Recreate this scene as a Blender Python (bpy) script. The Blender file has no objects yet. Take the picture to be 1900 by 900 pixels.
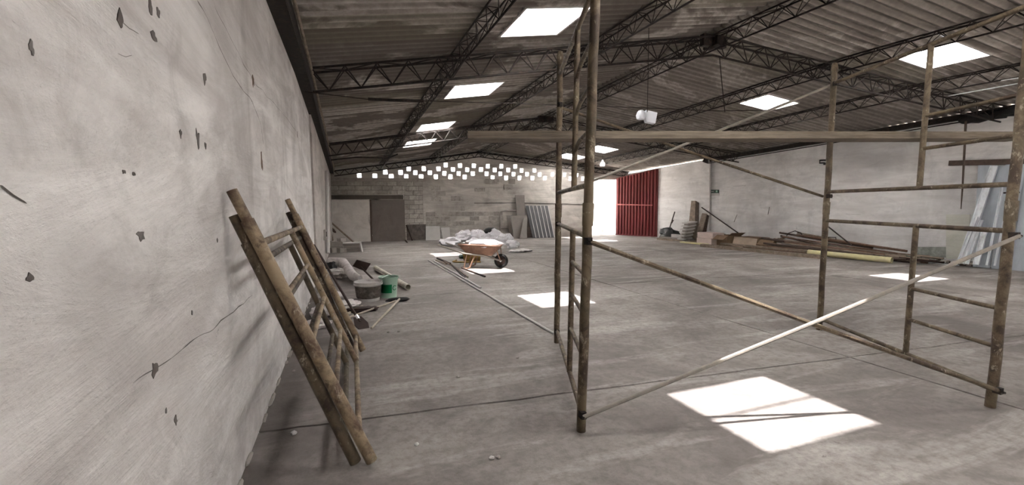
import bpy, math, random
from mathutils import Vector as V, Matrix, noise
R_ = random.Random(7)
S = bpy.context.scene
col = S.collection
PI = math.pi

# ------------------------------------------------------------------ camera
FPX = 850.0                                   # focal length in pixels of a 1900 px wide frame
EYE = V((0, 0, 1.5))
roll = math.atan(-0.006)
pitch = math.atan(71.0 * math.cos(roll) / FPX)
psi = math.radians(-19.77)
_fw = V((0, math.cos(pitch), -math.sin(pitch))); _up = V((0, math.sin(pitch), math.cos(pitch))); _r = V((1, 0, 0))
_c, _s = math.cos(roll), math.sin(roll)
RZ = Matrix.Rotation(psi, 3, 'Z')
FW = RZ @ _fw
RT = RZ @ (_c * _r + _s * _up)
UP = RZ @ (_c * _up - _s * _r)
cd = bpy.data.cameras.new('camera'); cam = bpy.data.objects.new('camera', cd); col.objects.link(cam)
cd.sensor_fit = 'HORIZONTAL'; cd.sensor_width = 36.0; cd.lens = 36.0 * FPX / 1900.0
cd.clip_start = 0.02; cd.clip_end = 300
M = Matrix((RT, UP, -FW)).transposed().to_4x4(); M.translation = EYE
cam.matrix_world = M
S.camera = cam

# ------------------------------------------------------------------ sky, sun, exposure
w = bpy.data.worlds.new('world'); S.world = w; w.use_nodes = True
bg = w.node_tree.nodes['Background']; bg.inputs[0].default_value = (0.90, 0.95, 1.0, 1); bg.inputs[1].default_value = 1.3
SUN_SHIFT = V((0.42, 0.50, -3.9))
sd = bpy.data.lights.new('sun', 'SUN'); sd.energy = 40.0; sd.angle = math.radians(0.8); sd.color = (1.0, 0.965, 0.925)
sun = bpy.data.objects.new('sun', sd); col.objects.link(sun)
sun.rotation_euler = SUN_SHIFT.to_track_quat('-Z', 'Y').to_euler(); sun.location = (0, 0, 30)
vs = S.view_settings
S.display_settings.display_device = 'sRGB'
vs.view_transform = 'Standard'; vs.look = 'None'; vs.gamma = 1; vs.use_curve_mapping = False
vs.exposure = 1.68

# ------------------------------------------------------------------ measuring helpers: where a sight line meets a real surface
def ray(px, py): return FW * FPX + RT * (px - 950) + UP * (450 - py)
def plane(px, py, n, p0):
    v = ray(px, py); n = V(n); return EYE + v * ((V(p0) - EYE).dot(n) / v.dot(n))
def fl(px, py, z=0.0): return plane(px, py, (0, 0, 1), (0, 0, z))
def atd(px, py, foot):                        # on the upright plane through foot, square to the view
    return plane(px, py, (FW.x, FW.y, 0), foot)
A5 = math.radians(5.0)
FN = V((math.sin(A5), math.cos(A5), 0)); FD = V((math.cos(A5), -math.sin(A5), 0)); FO = V((-.69, 19.89, 0))
def farw(px, py, off=0.0): return plane(px, py, FN, FO - FN * off)
RN = V((1, 0.0938, 0)).normalized(); RO = V((13.78, 6.68, 0))
def rw(px, py, off=0.0): return plane(px, py, RN, RO - RN * off)
def lw(px, py, off=0.0): return plane(px, py, (1, 0, 0), (-0.6 + off, 0, 0))

def interp(y, ys, zs):
    if y <= ys[0]: return zs[0]
    for i in range(len(ys) - 1):
        if y <= ys[i + 1]:
            t = (y - ys[i]) / (ys[i + 1] - ys[i]); return zs[i] + t * (zs[i + 1] - zs[i])
    return zs[-1]
def zE(y): return interp(y, [7, 13.5, 19.5], [3.47, 3.18, 2.92])
def zR(y): return interp(y, [7, 13.5, 19.5], [4.5, 4.2, 3.8])
def zW(y): return interp(y, [5.8, 9.7, 14, 19.5], [3.62, 3.43, 3.22, 2.98])
def xR(y): return interp(y, [-8, 7, 19.5], [6.6, 6.2, 5.4])
def xW(y): return 13.78 - 0.0938 * (y - 6.68)
def roof(side, f, y, dz=0.0):
    if side == 'L': return V((-.6 + (xR(y) + .6) * f, y, zE(y) + (zR(y) - zE(y)) * f + dz))
    return V((xR(y) + (xW(y) - xR(y)) * f, y, zR(y) + (zW(y) - zR(y)) * f + dz))
def yfar(x): return 19.89 - math.tan(A5) * (x + .69)

# ------------------------------------------------------------------ object helpers
def tag(o, label=None, cat=None, group=None, kind=None):
    if label: o['label'] = label
    if cat: o['category'] = cat
    if group: o['group'] = group
    if kind: o['kind'] = kind
    return o
def thing(name, loc, label=None, cat=None, group=None, kind=None):
    o = bpy.data.objects.new(name, None); col.objects.link(o); o.location = loc; o.empty_display_size = .1
    return tag(o, label, cat, group, kind)
class MB:
    def __init__(s): s.v = []; s.f = []
    def add(s, vs, fs):
        b = len(s.v); s.v += [V(p) for p in vs]; s.f += [tuple(i + b for i in f) for f in fs]; return s
    def box(s, c, d, rot=None):
        c = V(c); x, y, z = d[0] / 2, d[1] / 2, d[2] / 2
        vs = [V((a * x, b * y, e * z)) for e in (-1, 1) for b in (-1, 1) for a in (-1, 1)]
        if rot is not None: vs = [rot @ p for p in vs]
        return s.add([p + c for p in vs], [(0, 2, 3, 1), (4, 5, 7, 6), (0, 1, 5, 4), (2, 6, 7, 3), (0, 4, 6, 2), (1, 3, 7, 5)])
    def bar(s, p0, p1, r, n=8, r1=None):
        p0, p1 = V(p0), V(p1); d = (p1 - p0).normalized()
        a = d.orthogonal().normalized(); b = d.cross(a); r1 = r if r1 is None else r1
        vs = [p0 + (a * math.cos(t) + b * math.sin(t)) * r for t in [2 * PI * i / n for i in range(n)]]
        vs += [p1 + (a * math.cos(t) + b * math.sin(t)) * r1 for t in [2 * PI * i / n for i in range(n)]]
        return s.add(vs, [(i, (i + 1) % n, n + (i + 1) % n, n + i) for i in range(n)] + [tuple(range(n))[::-1], tuple(range(n, 2 * n))])
    def pipe(s, p0, p1, r, n=14, t=.006):     # hollow pipe: the bore is dark because it is deep
        p0, p1 = V(p0), V(p1); d = (p1 - p0).normalized(); a = d.orthogonal().normalized(); b = d.cross(a)
        rings = []
        for p, q in ((p0, r), (p1, r), (p1, r - t), (p0, r - t)):
            rings.append([p + (a * math.cos(2 * PI * i / n) + b * math.sin(2 * PI * i / n)) * q for i in range(n)])
        vs = sum(rings, []); fs = []
        for k in range(4):
            for i in range(n):
                j = (i + 1) % n; k2 = (k + 1) % 4
                fs.append((k * n + i, k * n + j, k2 * n + j, k2 * n + i))
        return s.add(vs, fs)
    def tube(s, pts, r, n=8):
        pts = [V(p) for p in pts]; m = len(pts); vs = []; fs = []
        a = None
        for i, p in enumerate(pts):
            d = (pts[min(i + 1, m - 1)] - pts[max(i - 1, 0)]).normalized()
            a = d.orthogonal().normalized() if a is None else (a - d * a.dot(d)).normalized()
            b = d.cross(a); rr = r[i] if isinstance(r, (list, tuple)) else r
            vs += [p + (a * math.cos(2 * PI * k / n) + b * math.sin(2 * PI * k / n)) * rr for k in range(n)]
        for i in range(m - 1):
            for k in range(n):
                fs.append((i * n + k, i * n + (k + 1) % n, (i + 1) * n + (k + 1) % n, (i + 1) * n + k))
        fs += [tuple(range(n))[::-1], tuple(range((m - 1) * n, m * n))]
        return s.add(vs, fs)
    def beam(s, p0, p1, wd, ht, up=(0, 0, 1)):
        p0, p1 = V(p0), V(p1); d = (p1 - p0).normalized(); u = V(up); sd_ = d.cross(u).normalized(); u = sd_.cross(d)
        vs = [p + sd_ * a * wd / 2 + u * b * ht / 2 for p in (p0, p1) for a, b in ((-1, -1), (1, -1), (1, 1), (-1, 1))]
        return s.add(vs, [(0, 1, 2, 3), (7, 6, 5, 4), (0, 4, 5, 1), (1, 5, 6, 2), (2, 6, 7, 3), (3, 7, 4, 0)])
    def lathe(s, prof, c=(0, 0, 0), n=24, cap=True):
        c = V(c); vs = []; fs = []
        for r, z in prof: vs += [c + V((r * math.cos(2 * PI * i / n), r * math.sin(2 * PI * i / n), z)) for i in range(n)]
        for k in range(len(prof) - 1):
            for i in range(n): fs.append((k * n + i, k * n + (i + 1) % n, (k + 1) * n + (i + 1) % n, (k + 1) * n + i))
        if cap: fs.append(tuple(range(n))[::-1])
        return s.add(vs, fs)
    def prism(s, poly, dv):                   # a polygon given in 3-D, pushed along dv
        n = len(poly); dv = V(dv); p = [V(q) for q in poly]
        return s.add(p + [q + dv for q in p], [tuple(range(n))[::-1], tuple(range(n, 2 * n))] + [(i, (i + 1) % n, n + (i + 1) % n, n + i) for i in range(n)])
    def blob(s, c, d, seed=0, amp=.18, rot=0.0, n=18, m=12, fq=1.6, flat=True):
        vs = []; fs = []; c = V(c); Rt = Matrix.Rotation(rot, 3, 'Z')
        for j in range(m + 1):
            th = PI * j / m
            for i in range(n):
                ph = 2 * PI * i / n
                q = V((math.sin(th) * math.cos(ph), math.sin(th) * math.sin(ph), math.cos(th)))
                e = V((abs(q.x) ** .75 * math.copysign(1, q.x), abs(q.y) ** .75 * math.copysign(1, q.y), q.z))
                k = 1 + amp * noise.noise(q * fq + V((seed * 3.1, seed, 0))) + amp * .6 * noise.noise(q * fq * 2.7 + V((0, seed, seed * 2.3))) + amp * .3 * abs(noise.noise(q * fq * 6 + V((seed, 0, 9))))
                p = V((e.x * d[0] / 2 * k, e.y * d[1] / 2 * k, e.z * d[2] / 2 * k))
                if flat: p.z = max(p.z, -d[2] * .42)
                vs.append(Rt @ p + c)
        for j in range(m):
            for i in range(n): fs.append((j * n + i, (j + 1) * n + i, (j + 1) * n + (i + 1) % n, j * n + (i + 1) % n))
        return s.add(vs, fs)
    def build(s, name, mat, parent=None, smooth=False, origin=None):
        o0 = V(origin) if origin is not None else (parent_loc(parent) if parent else V((0, 0, 0)))
        me = bpy.data.meshes.new(name); me.from_pydata([p - o0 for p in s.v], [], s.f); me.update()
        if smooth:
            me.polygons.foreach_set('use_smooth', [True] * len(me.polygons))
            try: me.set_sharp_from_angle(angle=math.radians(40))
            except Exception: pass
        me.materials.append(mat)
        o = bpy.data.objects.new(name, me); col.objects.link(o)
        if parent: o.parent = parent; o.location = o0 - parent_loc(parent)
        else: o.location = o0
        return o
def parent_loc(p):
    l = V(p.location)
    while p.parent: p = p.parent; l = l + V(p.location)
    return l
def base(mb):                                 # a sensible origin: middle of the footprint, lowest point
    xs = [p.x for p in mb.v]; ys = [p.y for p in mb.v]; zs = [p.z for p in mb.v]
    return V(((min(xs) + max(xs)) / 2, (min(ys) + max(ys)) / 2, min(zs)))
def solo(name, mb, mat, label, cat, group=None, smooth=False, kind=None):
    return tag(mb.build(name, mat, None, smooth, origin=base(mb)), label, cat, group, kind)

# ------------------------------------------------------------------ materials
class NT:
    def __init__(s, name, rough=.8, metal=0.0, spec=.3):
        s.m = bpy.data.materials.new(name); s.m.use_nodes = True; s.t = s.m.node_tree; s.n = s.t.nodes; s.l = s.t.links
        s.b = s.n['Principled BSDF']; s.b.inputs['Roughness'].default_value = rough; s.b.inputs['Metallic'].default_value = metal
        s.b.inputs['Specular IOR Level'].default_value = spec
        s.tc = s.n.new('ShaderNodeTexCoord').outputs['Object']; s.h = None
    def map(s, scale=(1, 1, 1), loc=(0, 0, 0), rot=(0, 0, 0), src=None):
        n = s.n.new('ShaderNodeMapping'); n.inputs['Scale'].default_value = scale; n.inputs['Location'].default_value = loc; n.inputs['Rotation'].default_value = rot
        s.l.new(src or s.tc, n.inputs['Vector']); return n.outputs[0]
    def noise(s, scale=1.0, detail=6, rough=.6, vec=None, dist=0.0):
        n = s.n.new('ShaderNodeTexNoise'); n.inputs['Scale'].default_value = scale; n.inputs['Detail'].default_value = detail
        n.inputs['Roughness'].default_value = rough; n.inputs['Distortion'].default_value = dist
        s.l.new(vec or s.tc, n.inputs['Vector']); return n.outputs['Fac']
    def voro(s, scale, vec=None, feat='F1'):
        n = s.n.new('ShaderNodeTexVoronoi'); n.feature = feat; n.inputs['Scale'].default_value = scale
        s.l.new(vec or s.tc, n.inputs['Vector']); return n.outputs['Distance']
    def ramp(s, fac, *stops):
        n = s.n.new('ShaderNodeValToRGB'); e = n.color_ramp.elements
        while len(e) > len(stops): e.remove(e[-1])
        while len(e) < len(stops): e.new(1)
        for k, (p, c) in zip(e, stops):
            k.position = p; k.color = (c, c, c, 1) if isinstance(c, (int, float)) else (*c, 1)
        s.l.new(fac, n.inputs[0]); return n.outputs[0]
    def mix(s, fac, a, b, mode='MIX'):
        n = s.n.new('ShaderNodeMix'); n.data_type = 'RGBA'; n.blend_type = mode
        for sk, x in ((n.inputs['Factor'], fac), (n.inputs['A'], a), (n.inputs['B'], b)):
            if isinstance(x, (int, float)): sk.default_value = x
            elif isinstance(x, tuple): sk.default_value = (*x, 1)
            else: s.l.new(x, sk)
        return n.outputs['Result']
    def math(s, op, a, b=0.0, clamp=False):
        n = s.n.new('ShaderNodeMath'); n.operation = op; n.use_clamp = clamp
        for sk, x in ((n.inputs[0], a), (n.inputs[1], b)):
            if isinstance(x, (int, float)): sk.default_value = x
            else: s.l.new(x, sk)
        return n.outputs[0]
    def sep(s, vec=None):
        n = s.n.new('ShaderNodeSeparateXYZ'); s.l.new(vec or s.tc, n.inputs[0]); return n.outputs
    def rnd(s): return s.n.new('ShaderNodeObjectInfo').outputs['Random']
    def world(s): return s.n.new('ShaderNodeNewGeometry').outputs['Position']
    def color(s, c):
        if isinstance(c, tuple): s.b.inputs['Base Color'].default_value = (*c, 1)
        else: s.l.new(c, s.b.inputs['Base Color'])
        return s
    def bump(s, h, strength=.3, dist=.02):
        n = s.n.new('ShaderNodeBump'); n.inputs['Strength'].default_value = strength; n.inputs['Distance'].default_value = dist
        s.l.new(h, n.inputs['Height'])
        if s.h: s.l.new(s.h, n.inputs['Normal'])
        s.h = n.outputs[0]; s.l.new(s.h, s.b.inputs['Normal']); return s

def m_plaster(name, lo, hi, dirt, seed=0, bands=.5):
    t = NT(name, .9, 0, .15); W = t.world()
    big = t.noise(.55, 5, .6, t.map((1, 1, 1), (seed, seed, seed), src=W), .6)
    st = t.noise(1.0, 7, .68, t.map((.55, .55, 3.2), (seed, 3, 1), (math.radians(14), 0, 0), src=W), .9)
    fine = t.noise(9, 8, .7, t.map(src=W))
    drip = t.noise(1.0, 5, .6, t.map((2.6, 2.6, .28), (seed, 7, 1), src=W))
    cloud = t.noise(2.2, 9, .72, t.map((1, .8, 1.3), (seed, 1, 4), (math.radians(14), 0, 0), src=W), .8)
    c = t.mix(t.ramp(st, (.38, 0), (.62, 1)), lo, hi)
    c = t.mix(t.math('MULTIPLY', t.ramp(big, (.47, 0), (.66, 1)), bands), c, dirt)
    c = t.mix(t.math('MULTIPLY', t.ramp(cloud, (.52, 0), (.70, 1)), .42), c, dirt)
    z = t.sep(W)[2]
    low = t.math('MULTIPLY', t.ramp(z, (.0, 1), (.9, 0)), t.ramp(fine, (.35, .1), (.7, .75)))
    c = t.mix(t.math('MULTIPLY', low, .7), c, dirt)
    c = t.mix(t.math('MULTIPLY', t.ramp(drip, (.60, 0), (.78, 1)), .4), c, dirt)
    sp = t.noise(2.3, 9, .75, t.map((1, 1, 1), (5, seed, 2), src=W), .4)
    c = t.mix(t.ramp(sp, (.69, 0), (.725, .8)), c, tuple(x * .35 for x in dirt))
    t.color(c); t.bump(st, .4, .04); t.bump(cloud, .4, .03); t.bump(fine, .5, .015); t.bump(sp, .3, .01)
    return t.m
def m_floor():
    t = NT('dusty_concrete', .82, 0, .25); W = t.world()
    big = t.noise(.45, 6, .65, t.map(src=W), .8)
    mid = t.noise(1.6, 8, .7, t.map((1, 1, 1), (3, 1, 0), src=W), .7)
    fine = t.noise(14, 8, .72, t.map(src=W))
    strk = t.noise(1, 6, .65, t.map((.5, 2.4, 1), (1, 4, 0), (0, 0, math.radians(-12)), src=W), .5)
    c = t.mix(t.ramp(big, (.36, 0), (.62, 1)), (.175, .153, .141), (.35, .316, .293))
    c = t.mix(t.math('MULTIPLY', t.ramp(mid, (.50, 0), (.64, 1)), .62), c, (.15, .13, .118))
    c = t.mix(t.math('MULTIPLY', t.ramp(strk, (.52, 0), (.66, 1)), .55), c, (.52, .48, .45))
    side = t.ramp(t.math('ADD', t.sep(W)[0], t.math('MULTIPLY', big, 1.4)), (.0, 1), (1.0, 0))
    c = t.mix(t.math('MULTIPLY', side, .82), c, (.085, .073, .065))  # darker along the left wall: floor dirt plus corner shade put into the colour
    spots = t.noise(3.4, 9, .78, t.map((1, 1, 1), (9, 2, 0), src=W), .5)
    c = t.mix(t.ramp(spots, (.63, 0), (.69, .8)), c, (.11, .095, .085))
    c = t.mix(t.math('MULTIPLY', t.ramp(fine, (.36, 1), (.56, 0)), .5), c, (.13, .112, .10))
    t.color(c); t.bump(mid, .4, .03); t.bump(fine, .6, .012); t.bump(spots, .35, .012)
    t.l.new(t.ramp(mid, (.4, .86), (.7, .68)), t.b.inputs['Roughness'])
    return t.m
def m_roof():
    t = NT('old_fibre_cement', .9, 0, .15); W = t.world()
    damp = t.noise(.55, 7, .60, t.map((.75, 1.25, .3), src=W), .7)
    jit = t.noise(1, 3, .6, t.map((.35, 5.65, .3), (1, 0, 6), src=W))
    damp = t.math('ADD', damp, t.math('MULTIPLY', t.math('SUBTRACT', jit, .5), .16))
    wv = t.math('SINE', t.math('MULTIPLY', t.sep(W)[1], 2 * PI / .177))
    valley_shade = t.math('MULTIPLY', t.ramp(wv, (.45, 0), (1, 1)), t.ramp(jit, (.3, .25), (.65, .85)))  # valley shading of the corrugation put into the colour as dark stripes
    run = t.noise(1, 6, .65, t.map((.5, 5.0, .5), (2, 1, 0), src=W), .3)
    fine = t.noise(11, 7, .7, t.map(src=W))
    c = t.mix(t.ramp(run, (.3, 0), (.7, 1)), (.27, .24, .215), (.46, .425, .39))
    d = t.ramp(damp, (.47, 0), (.505, .85), (.62, .8), (.66, .55))
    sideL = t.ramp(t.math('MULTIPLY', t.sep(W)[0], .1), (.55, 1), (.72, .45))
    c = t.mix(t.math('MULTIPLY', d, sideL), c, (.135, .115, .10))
    edge = t.ramp(damp, (.40, 0), (.455, .85), (.475, 0))
    c = t.mix(edge, c, (.50, .46, .42))
    c = t.mix(t.math('MULTIPLY', t.ramp(t.rnd(), (.82, 0), (.9, 1)), .35), c, (.17, .16, .10))
    c = t.mix(t.math('MULTIPLY', valley_shade, .75), c, (.075, .062, .053))
    c = t.mix(t.math('MULTIPLY', t.ramp(fine, (.35, 1), (.6, 0)), .35), c, (.09, .075, .065))
    t.color(c); t.bump(fine, .3, .01)
    return t.m
def m_paint_tube(name='splattered_tube', k=1.0):
    t = NT(name, .62, .1, .35); W = t.world()
    n1 = t.noise(4.5, 8, .72, t.map(src=W), .5); n2 = t.noise(17, 8, .75, t.map((1, 1, .6), src=W), .3); n3 = t.noise(3.0, 4, .6, t.map(src=W))
    c = t.mix(t.ramp(n1, (.42, 0), (.57, 1)), tuple(k * x for x in (.052, .033, .022)), tuple(k * x for x in (.155, .118, .075)))
    c = t.mix(t.ramp(n3, (.5, 0), (.7, .6)), c, (.085, .07, .042))
    c = t.mix(t.ramp(n2, (.57, 0), (.66, .85)), c, (.42, .36, .28))
    n4 = t.noise(11, 6, .7, t.map((1, 1, 1), (4, 8, 2), src=W))
    c = t.mix(t.ramp(n4, (.60, 0), (.68, .8)), c, (.045, .026, .016))
    t.color(c); t.bump(n2, .6, .006); t.bump(n1, .4, .008)
    return t.m
def m_simple(name, c, var=.25, scale=6, rough=.7, metal=0.0, stretch=(1, 1, 1), spec=.3, bump=.2, rv=.0, dirt=None):
    t = NT(name, rough, metal, spec)
    n = t.noise(scale, 7, .68, t.map(stretch), .4)
    lo = tuple(x * (1 - var) for x in c); hi = tuple(min(1, x * (1 + var)) for x in c)
    cc = t.mix(t.ramp(n, (.3, 0), (.7, 1)), lo, hi)
    if dirt is not None:
        n2 = t.noise(scale * .8, 8, .72, t.map(stretch, (3, 5, 1)), .6)
        cc = t.mix(t.ramp(n2, (.5, 0), (.66, .85)), cc, dirt)
    if rv: cc = t.mix(t.math('MULTIPLY', t.rnd(), rv), cc, tuple(x * .35 for x in c))
    t.color(cc)
    if bump: t.bump(n, bump, .01)
    return t.m
M_left = m_plaster('limewash_plaster', (.60, .565, .545), (.82, .79, .77), (.29, .265, .25), 0, .45)
M_right = m_plaster('white_plaster', (.66, .635, .62), (.82, .80, .79), (.40, .39, .39), 11, .55)
M_far = m_plaster('grey_plaster', (.42, .385, .35), (.60, .56, .51), (.21, .185, .165), 23, .6)
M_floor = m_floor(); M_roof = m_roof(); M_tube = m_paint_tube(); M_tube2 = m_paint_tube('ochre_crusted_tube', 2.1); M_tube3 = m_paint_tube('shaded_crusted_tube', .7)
M_joint = m_simple('joint_dirt', (.05, .042, .037), .3, 8, .95)
M_block = m_simple('bare_block', (.42, .385, .345), .25, 7, .95, bump=.5, rv=.45, dirt=(.22, .195, .17))
M_mortar = m_simple('dark_mortar', (.12, .105, .095), .3, 9, .95)  # dark mortar bed between the bare blocks
M_rustdark = m_simple('dark_rusted_steel', (.017, .0125, .011), .5, 14, .7, .2, bump=.3, dirt=(.055, .035, .025))
M_steel = m_simple('galvanised_steel', (.72, .74, .76), .12, 5, .38, .75, (1, 1, .2), bump=.05, dirt=(.36, .37, .38))
M_sheet = m_simple('zinc_sheet', (.44, .47, .51), .15, 2.5, .45, .5, (1, 1, .3), bump=.05, dirt=(.33, .35, .39))
M_red = m_simple('red_gate_paint', (.185, .038, .038), .25, 3, .55, .1, (1, 1, .25), bump=.1, dirt=(.15, .018, .02))
M_redbar = m_simple('faded_red_paint', (.42, .12, .11), .2, 5, .6)
M_wood = m_simple('grey_weathered_wood', (.25, .20, .155), .35, 9, .85, stretch=(1, 1, 1), bump=.3, dirt=(.15, .115, .085))
M_woodlt = m_simple('pale_pine_stick', (.42, .36, .29), .25, 12, .8)
M_plank = m_simple('scaffold_plank_wood', (.145, .118, .09), .45, 6, .85, stretch=(.6, .6, 9), bump=.35, dirt=(.10, .078, .05))
M_beamdk = m_simple('dark_timber', (.10, .072, .058), .35, 7, .85)
M_board = m_simple('grey_board', (.23, .205, .185), .12, 3, .85, bump=.08)
M_boardlt = m_simple('pale_board', (.50, .475, .455), .1, 3, .85, bump=.08)
M_card = m_simple('brown_cardboard', (.23, .155, .10), .2, 4, .85, bump=.1)
M_cardlt = m_simple('pale_cardboard', (.42, .33, .25), .15, 4, .85, bump=.1)
M_cardpink = m_simple('pinkish_cardboard', (.62, .50, .45), .12, 4, .85, bump=.1)
M_sack = m_simple('white_woven_sack', (.66, .64, .66), .12, 9, .75, bump=.5)
M_sackdirty = m_simple('dirty_white_sack', (.58, .54, .52), .3, 7, .8, bump=.5, dirt=(.2, .17, .15))
M_orange = m_simple('rusty_orange_tray', (.25, .145, .10), .3, 5, .65, .1, bump=.2, dirt=(.17, .09, .055))
M_ochre = m_simple('ochre_plastic', (.30, .19, .055), .3, 6, .55, bump=.15, dirt=(.16, .10, .03))
M_black = m_simple('black_plastic', (.014, .013, .013), .4, 6, .5, bump=.2)
M_tyre = m_simple('black_rubber', (.022, .02, .019), .3, 10, .9)
M_dkbrown = m_simple('dark_brown_metal', (.038, .022, .017), .4, 8, .6, .3)
M_yellow = m_simple('yellow_pvc', (.60, .54, .30), .12, 4, .5, bump=.05, dirt=(.50, .46, .30))
M_pvc = m_simple('cream_pvc', (.55, .51, .43), .15, 5, .5, bump=.05, dirt=(.33, .29, .24))
M_clear = m_simple('cloudy_white_plastic', (.47, .45, .43), .15, 6, .4, bump=.05, dirt=(.24, .21, .19))
M_mud = m_simple('dried_mortar_in_pail', (.08, .067, .058), .4, 14, .9, bump=.4, dirt=(.2, .18, .16))
M_green = m_simple('pale_green_plastic', (.33, .47, .37), .12, 5, .4, bump=.03)
M_greenlb = m_simple('green_label_print', (.0, .17, .055), .1, 5, .4, bump=0)
M_greenlt = m_simple('light_label_print', (.30, .50, .37), .1, 5, .4, bump=0)
M_dkgreen = m_simple('dark_green_paint', (.020, .045, .028), .4, 7, .5, .2)
M_infill = m_simple('grey_render_infill', (.155, .132, .118), .15, 1.6, .95, bump=.15, dirt=(.125, .105, .092))
M_slabpl = m_simple('old_door_plaster', (.58, .535, .49), .14, 2.2, .95, bump=.2, dirt=(.46, .42, .38))
M_concrete = m_simple('raw_concrete', (.33, .30, .27), .2, 5, .95, bump=.25, dirt=(.22, .19, .17))
M_crack = m_simple('dark_crack', (.12, .105, .095), .4, 12, .95)  # dark tone of the plaster cracks and chips
M_rustst = m_simple('rust_streak', (.17, .115, .085), .35, 9, .95)
M_stain = m_simple('damp_chip', (.16, .145, .135), .4, 15, .95)
M_ext = m_simple('sunlit_concrete', (.66, .63, .60), .06, 2, .9)
M_signgr = m_simple('dark_green_sign', (.018, .05, .032), .1, 5, .5, bump=0)
M_white = m_simple('white_print', (.75, .77, .75), .05, 5, .5, bump=0)
M_lampw = m_simple('white_plastic_bag', (.72, .73, .78), .06, 4, .6, bump=.15)
M_cream = m_simple('cream_painted_tube', (.22, .197, .17), .2, 9, .5, .1, bump=.1, dirt=(.30, .25, .2))
def m_pane(name, k):
    t = NT(name); n = t.n
    tr = n.new('ShaderNodeBsdfTransparent'); tr.inputs[0].default_value = (.97, .98, 1, 1)
    tl = n.new('ShaderNodeBsdfTranslucent'); tl.inputs[0].default_value = (.95, .95, .95, 1)
    mx = n.new('ShaderNodeMixShader'); mx.inputs[0].default_value = k
    t.l.new(tr.outputs[0], mx.inputs[1]); t.l.new(tl.outputs[0], mx.inputs[2])
    t.l.new(mx.outputs[0], n['Material Output'].inputs['Surface']); return t.m
M_pane = m_pane('clouded_sheet_pane', .60); M_pane2 = m_pane('milky_sheet_pane', .97)

# ================================================================== SETTING
Y0 = -3.2                                     # the shed runs on behind the camera to an unseen end wall
# ---- floor: poured bays with open joints between them
floor = thing('floor', (0, 0, 0), kind='structure')
sub = MB(); sub.add([(-.62, Y0, -.03), (15.2, Y0, -.03), (13.0, 19.9, -.03), (-.62, 20.2, -.03)], [(0, 1, 2, 3)]); sub.build('floor_bed', M_joint, floor)
JY = [Y0, -1.05, 3.33, 7.72, 11.3, 15.2, 20.3]; JX = [-.62, 4.55, 9.4, 15.2]
def jy(k, x): return JY[k] - (0.068 * (x + .6) if 0 < k < 6 else 0)
for a in range(len(JX) - 1):
    for b in range(len(JY) - 1):
        g = .011; x0, x1 = JX[a] + g, JX[a + 1] - g
        z = R_.uniform(-.002, .001)
        xs = [x0 + (x1 - x0) * i / 40 for i in range(41)]
        def wob(x, k): return .016 * noise.noise(V((x * 2.2, k * 7.0, 0))) + .010 * noise.noise(V((x * 7, k * 3.0, 4)))
        lo_ = [(x, jy(b, x) + g + wob(x, b), z) for x in xs]; hi_ = [(x, jy(b + 1, x) - g + wob(x, b + 1), z) for x in xs[::-1]]
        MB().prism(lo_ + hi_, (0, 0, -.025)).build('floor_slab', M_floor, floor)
# ---- outside
eg = MB(); eg.add([(-40, -40, -.06), (60, -40, -.06), (60, 60, -.06), (-40, 60, -.06)], [(0, 1, 2, 3)])
tag(eg.build('trim_1', M_ext), kind='structure')
tag(MB().box((11.5, 27.5, 1.6), (16, .2, 3.3)).build('trim_2', M_ext), kind='structure')

# ---- left wall
wl = MB(); ys = [Y0 + (20.1 - Y0) * i / 60 for i in range(61)]
nv = len(ys)
wl.prism([(-.6, Y0, -.05)] + [(-.6, 20.1, -.05)] + [(-.6, y, zE(y) - .01) for y in ys[::-1]], (-.22, 0, 0))
wall_left = tag(wl.build('wall_left', M_left), kind='structure')
# ledge of thicker plaster near the far end (second pour stands proud)
MB().prism([(-.6, 9.4, 0), (-.6, 20, 0), (-.6, 20, 2.9), (-.6, 13.5, 3.1), (-.6, 9.4, 3.3)], (.035, 0, 0)).build('plaster_coat', m_plaster('older_plaster', (.42, .385, .355), (.56, .52, .485), (.26, .23, .21), 5, .6), wall_left)
def chip(px, py, w_, h_, mat, name, seed, side='L'):
    q = lw(px, py, .002); n = 11; poly = []
    for i in range(n):
        a = 2 * PI * i / n; k = .75 + .5 * noise.noise(V((math.cos(a) * 1.3 + seed * 2.7, math.sin(a) * 1.3, seed))) * 1.4
        poly.append(q + V((0, math.cos(a) * w_ * .55 * k, math.sin(a) * h_ * .34 * k)))
    MB().prism(poly, (-.006, 0, 0)).build(name, mat, wall_left)
CH = [(380, 146, .07, .09), (368, 258, .05, .15), (382, 270, .03, .06), (336, 247, .03, .05), (231, 319, .02, .022), (249, 323, .02, .022), (286, 67, .06, .06),
      (225, 36, .045, .10), (280, 12, .04, .09), (294, 22, .04, .06), (57, 516, .028, .03), (289, 684, .05, .09), (327, 778, .03, .07), (309, 762, .015, .04), (60, 90, .02, .06),
      (357, 580, .02, .03), (404, 446, .03, .04), (552, 250, .06, .16), (262, 437, .06, .07)]
for i, (a, b, c_, d_) in enumerate(CH): chip(a, b, c_, d_, M_crack if i < 14 else M_stain, 'plaster_chip', i + 1)
for i, (a, b, c_, d_) in enumerate([(470, 150, .10, .14), (486, 298, .07, .28)]): chip(a, b, c_, d_, M_rustst, 'rust_stain', 40 + i)
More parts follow.
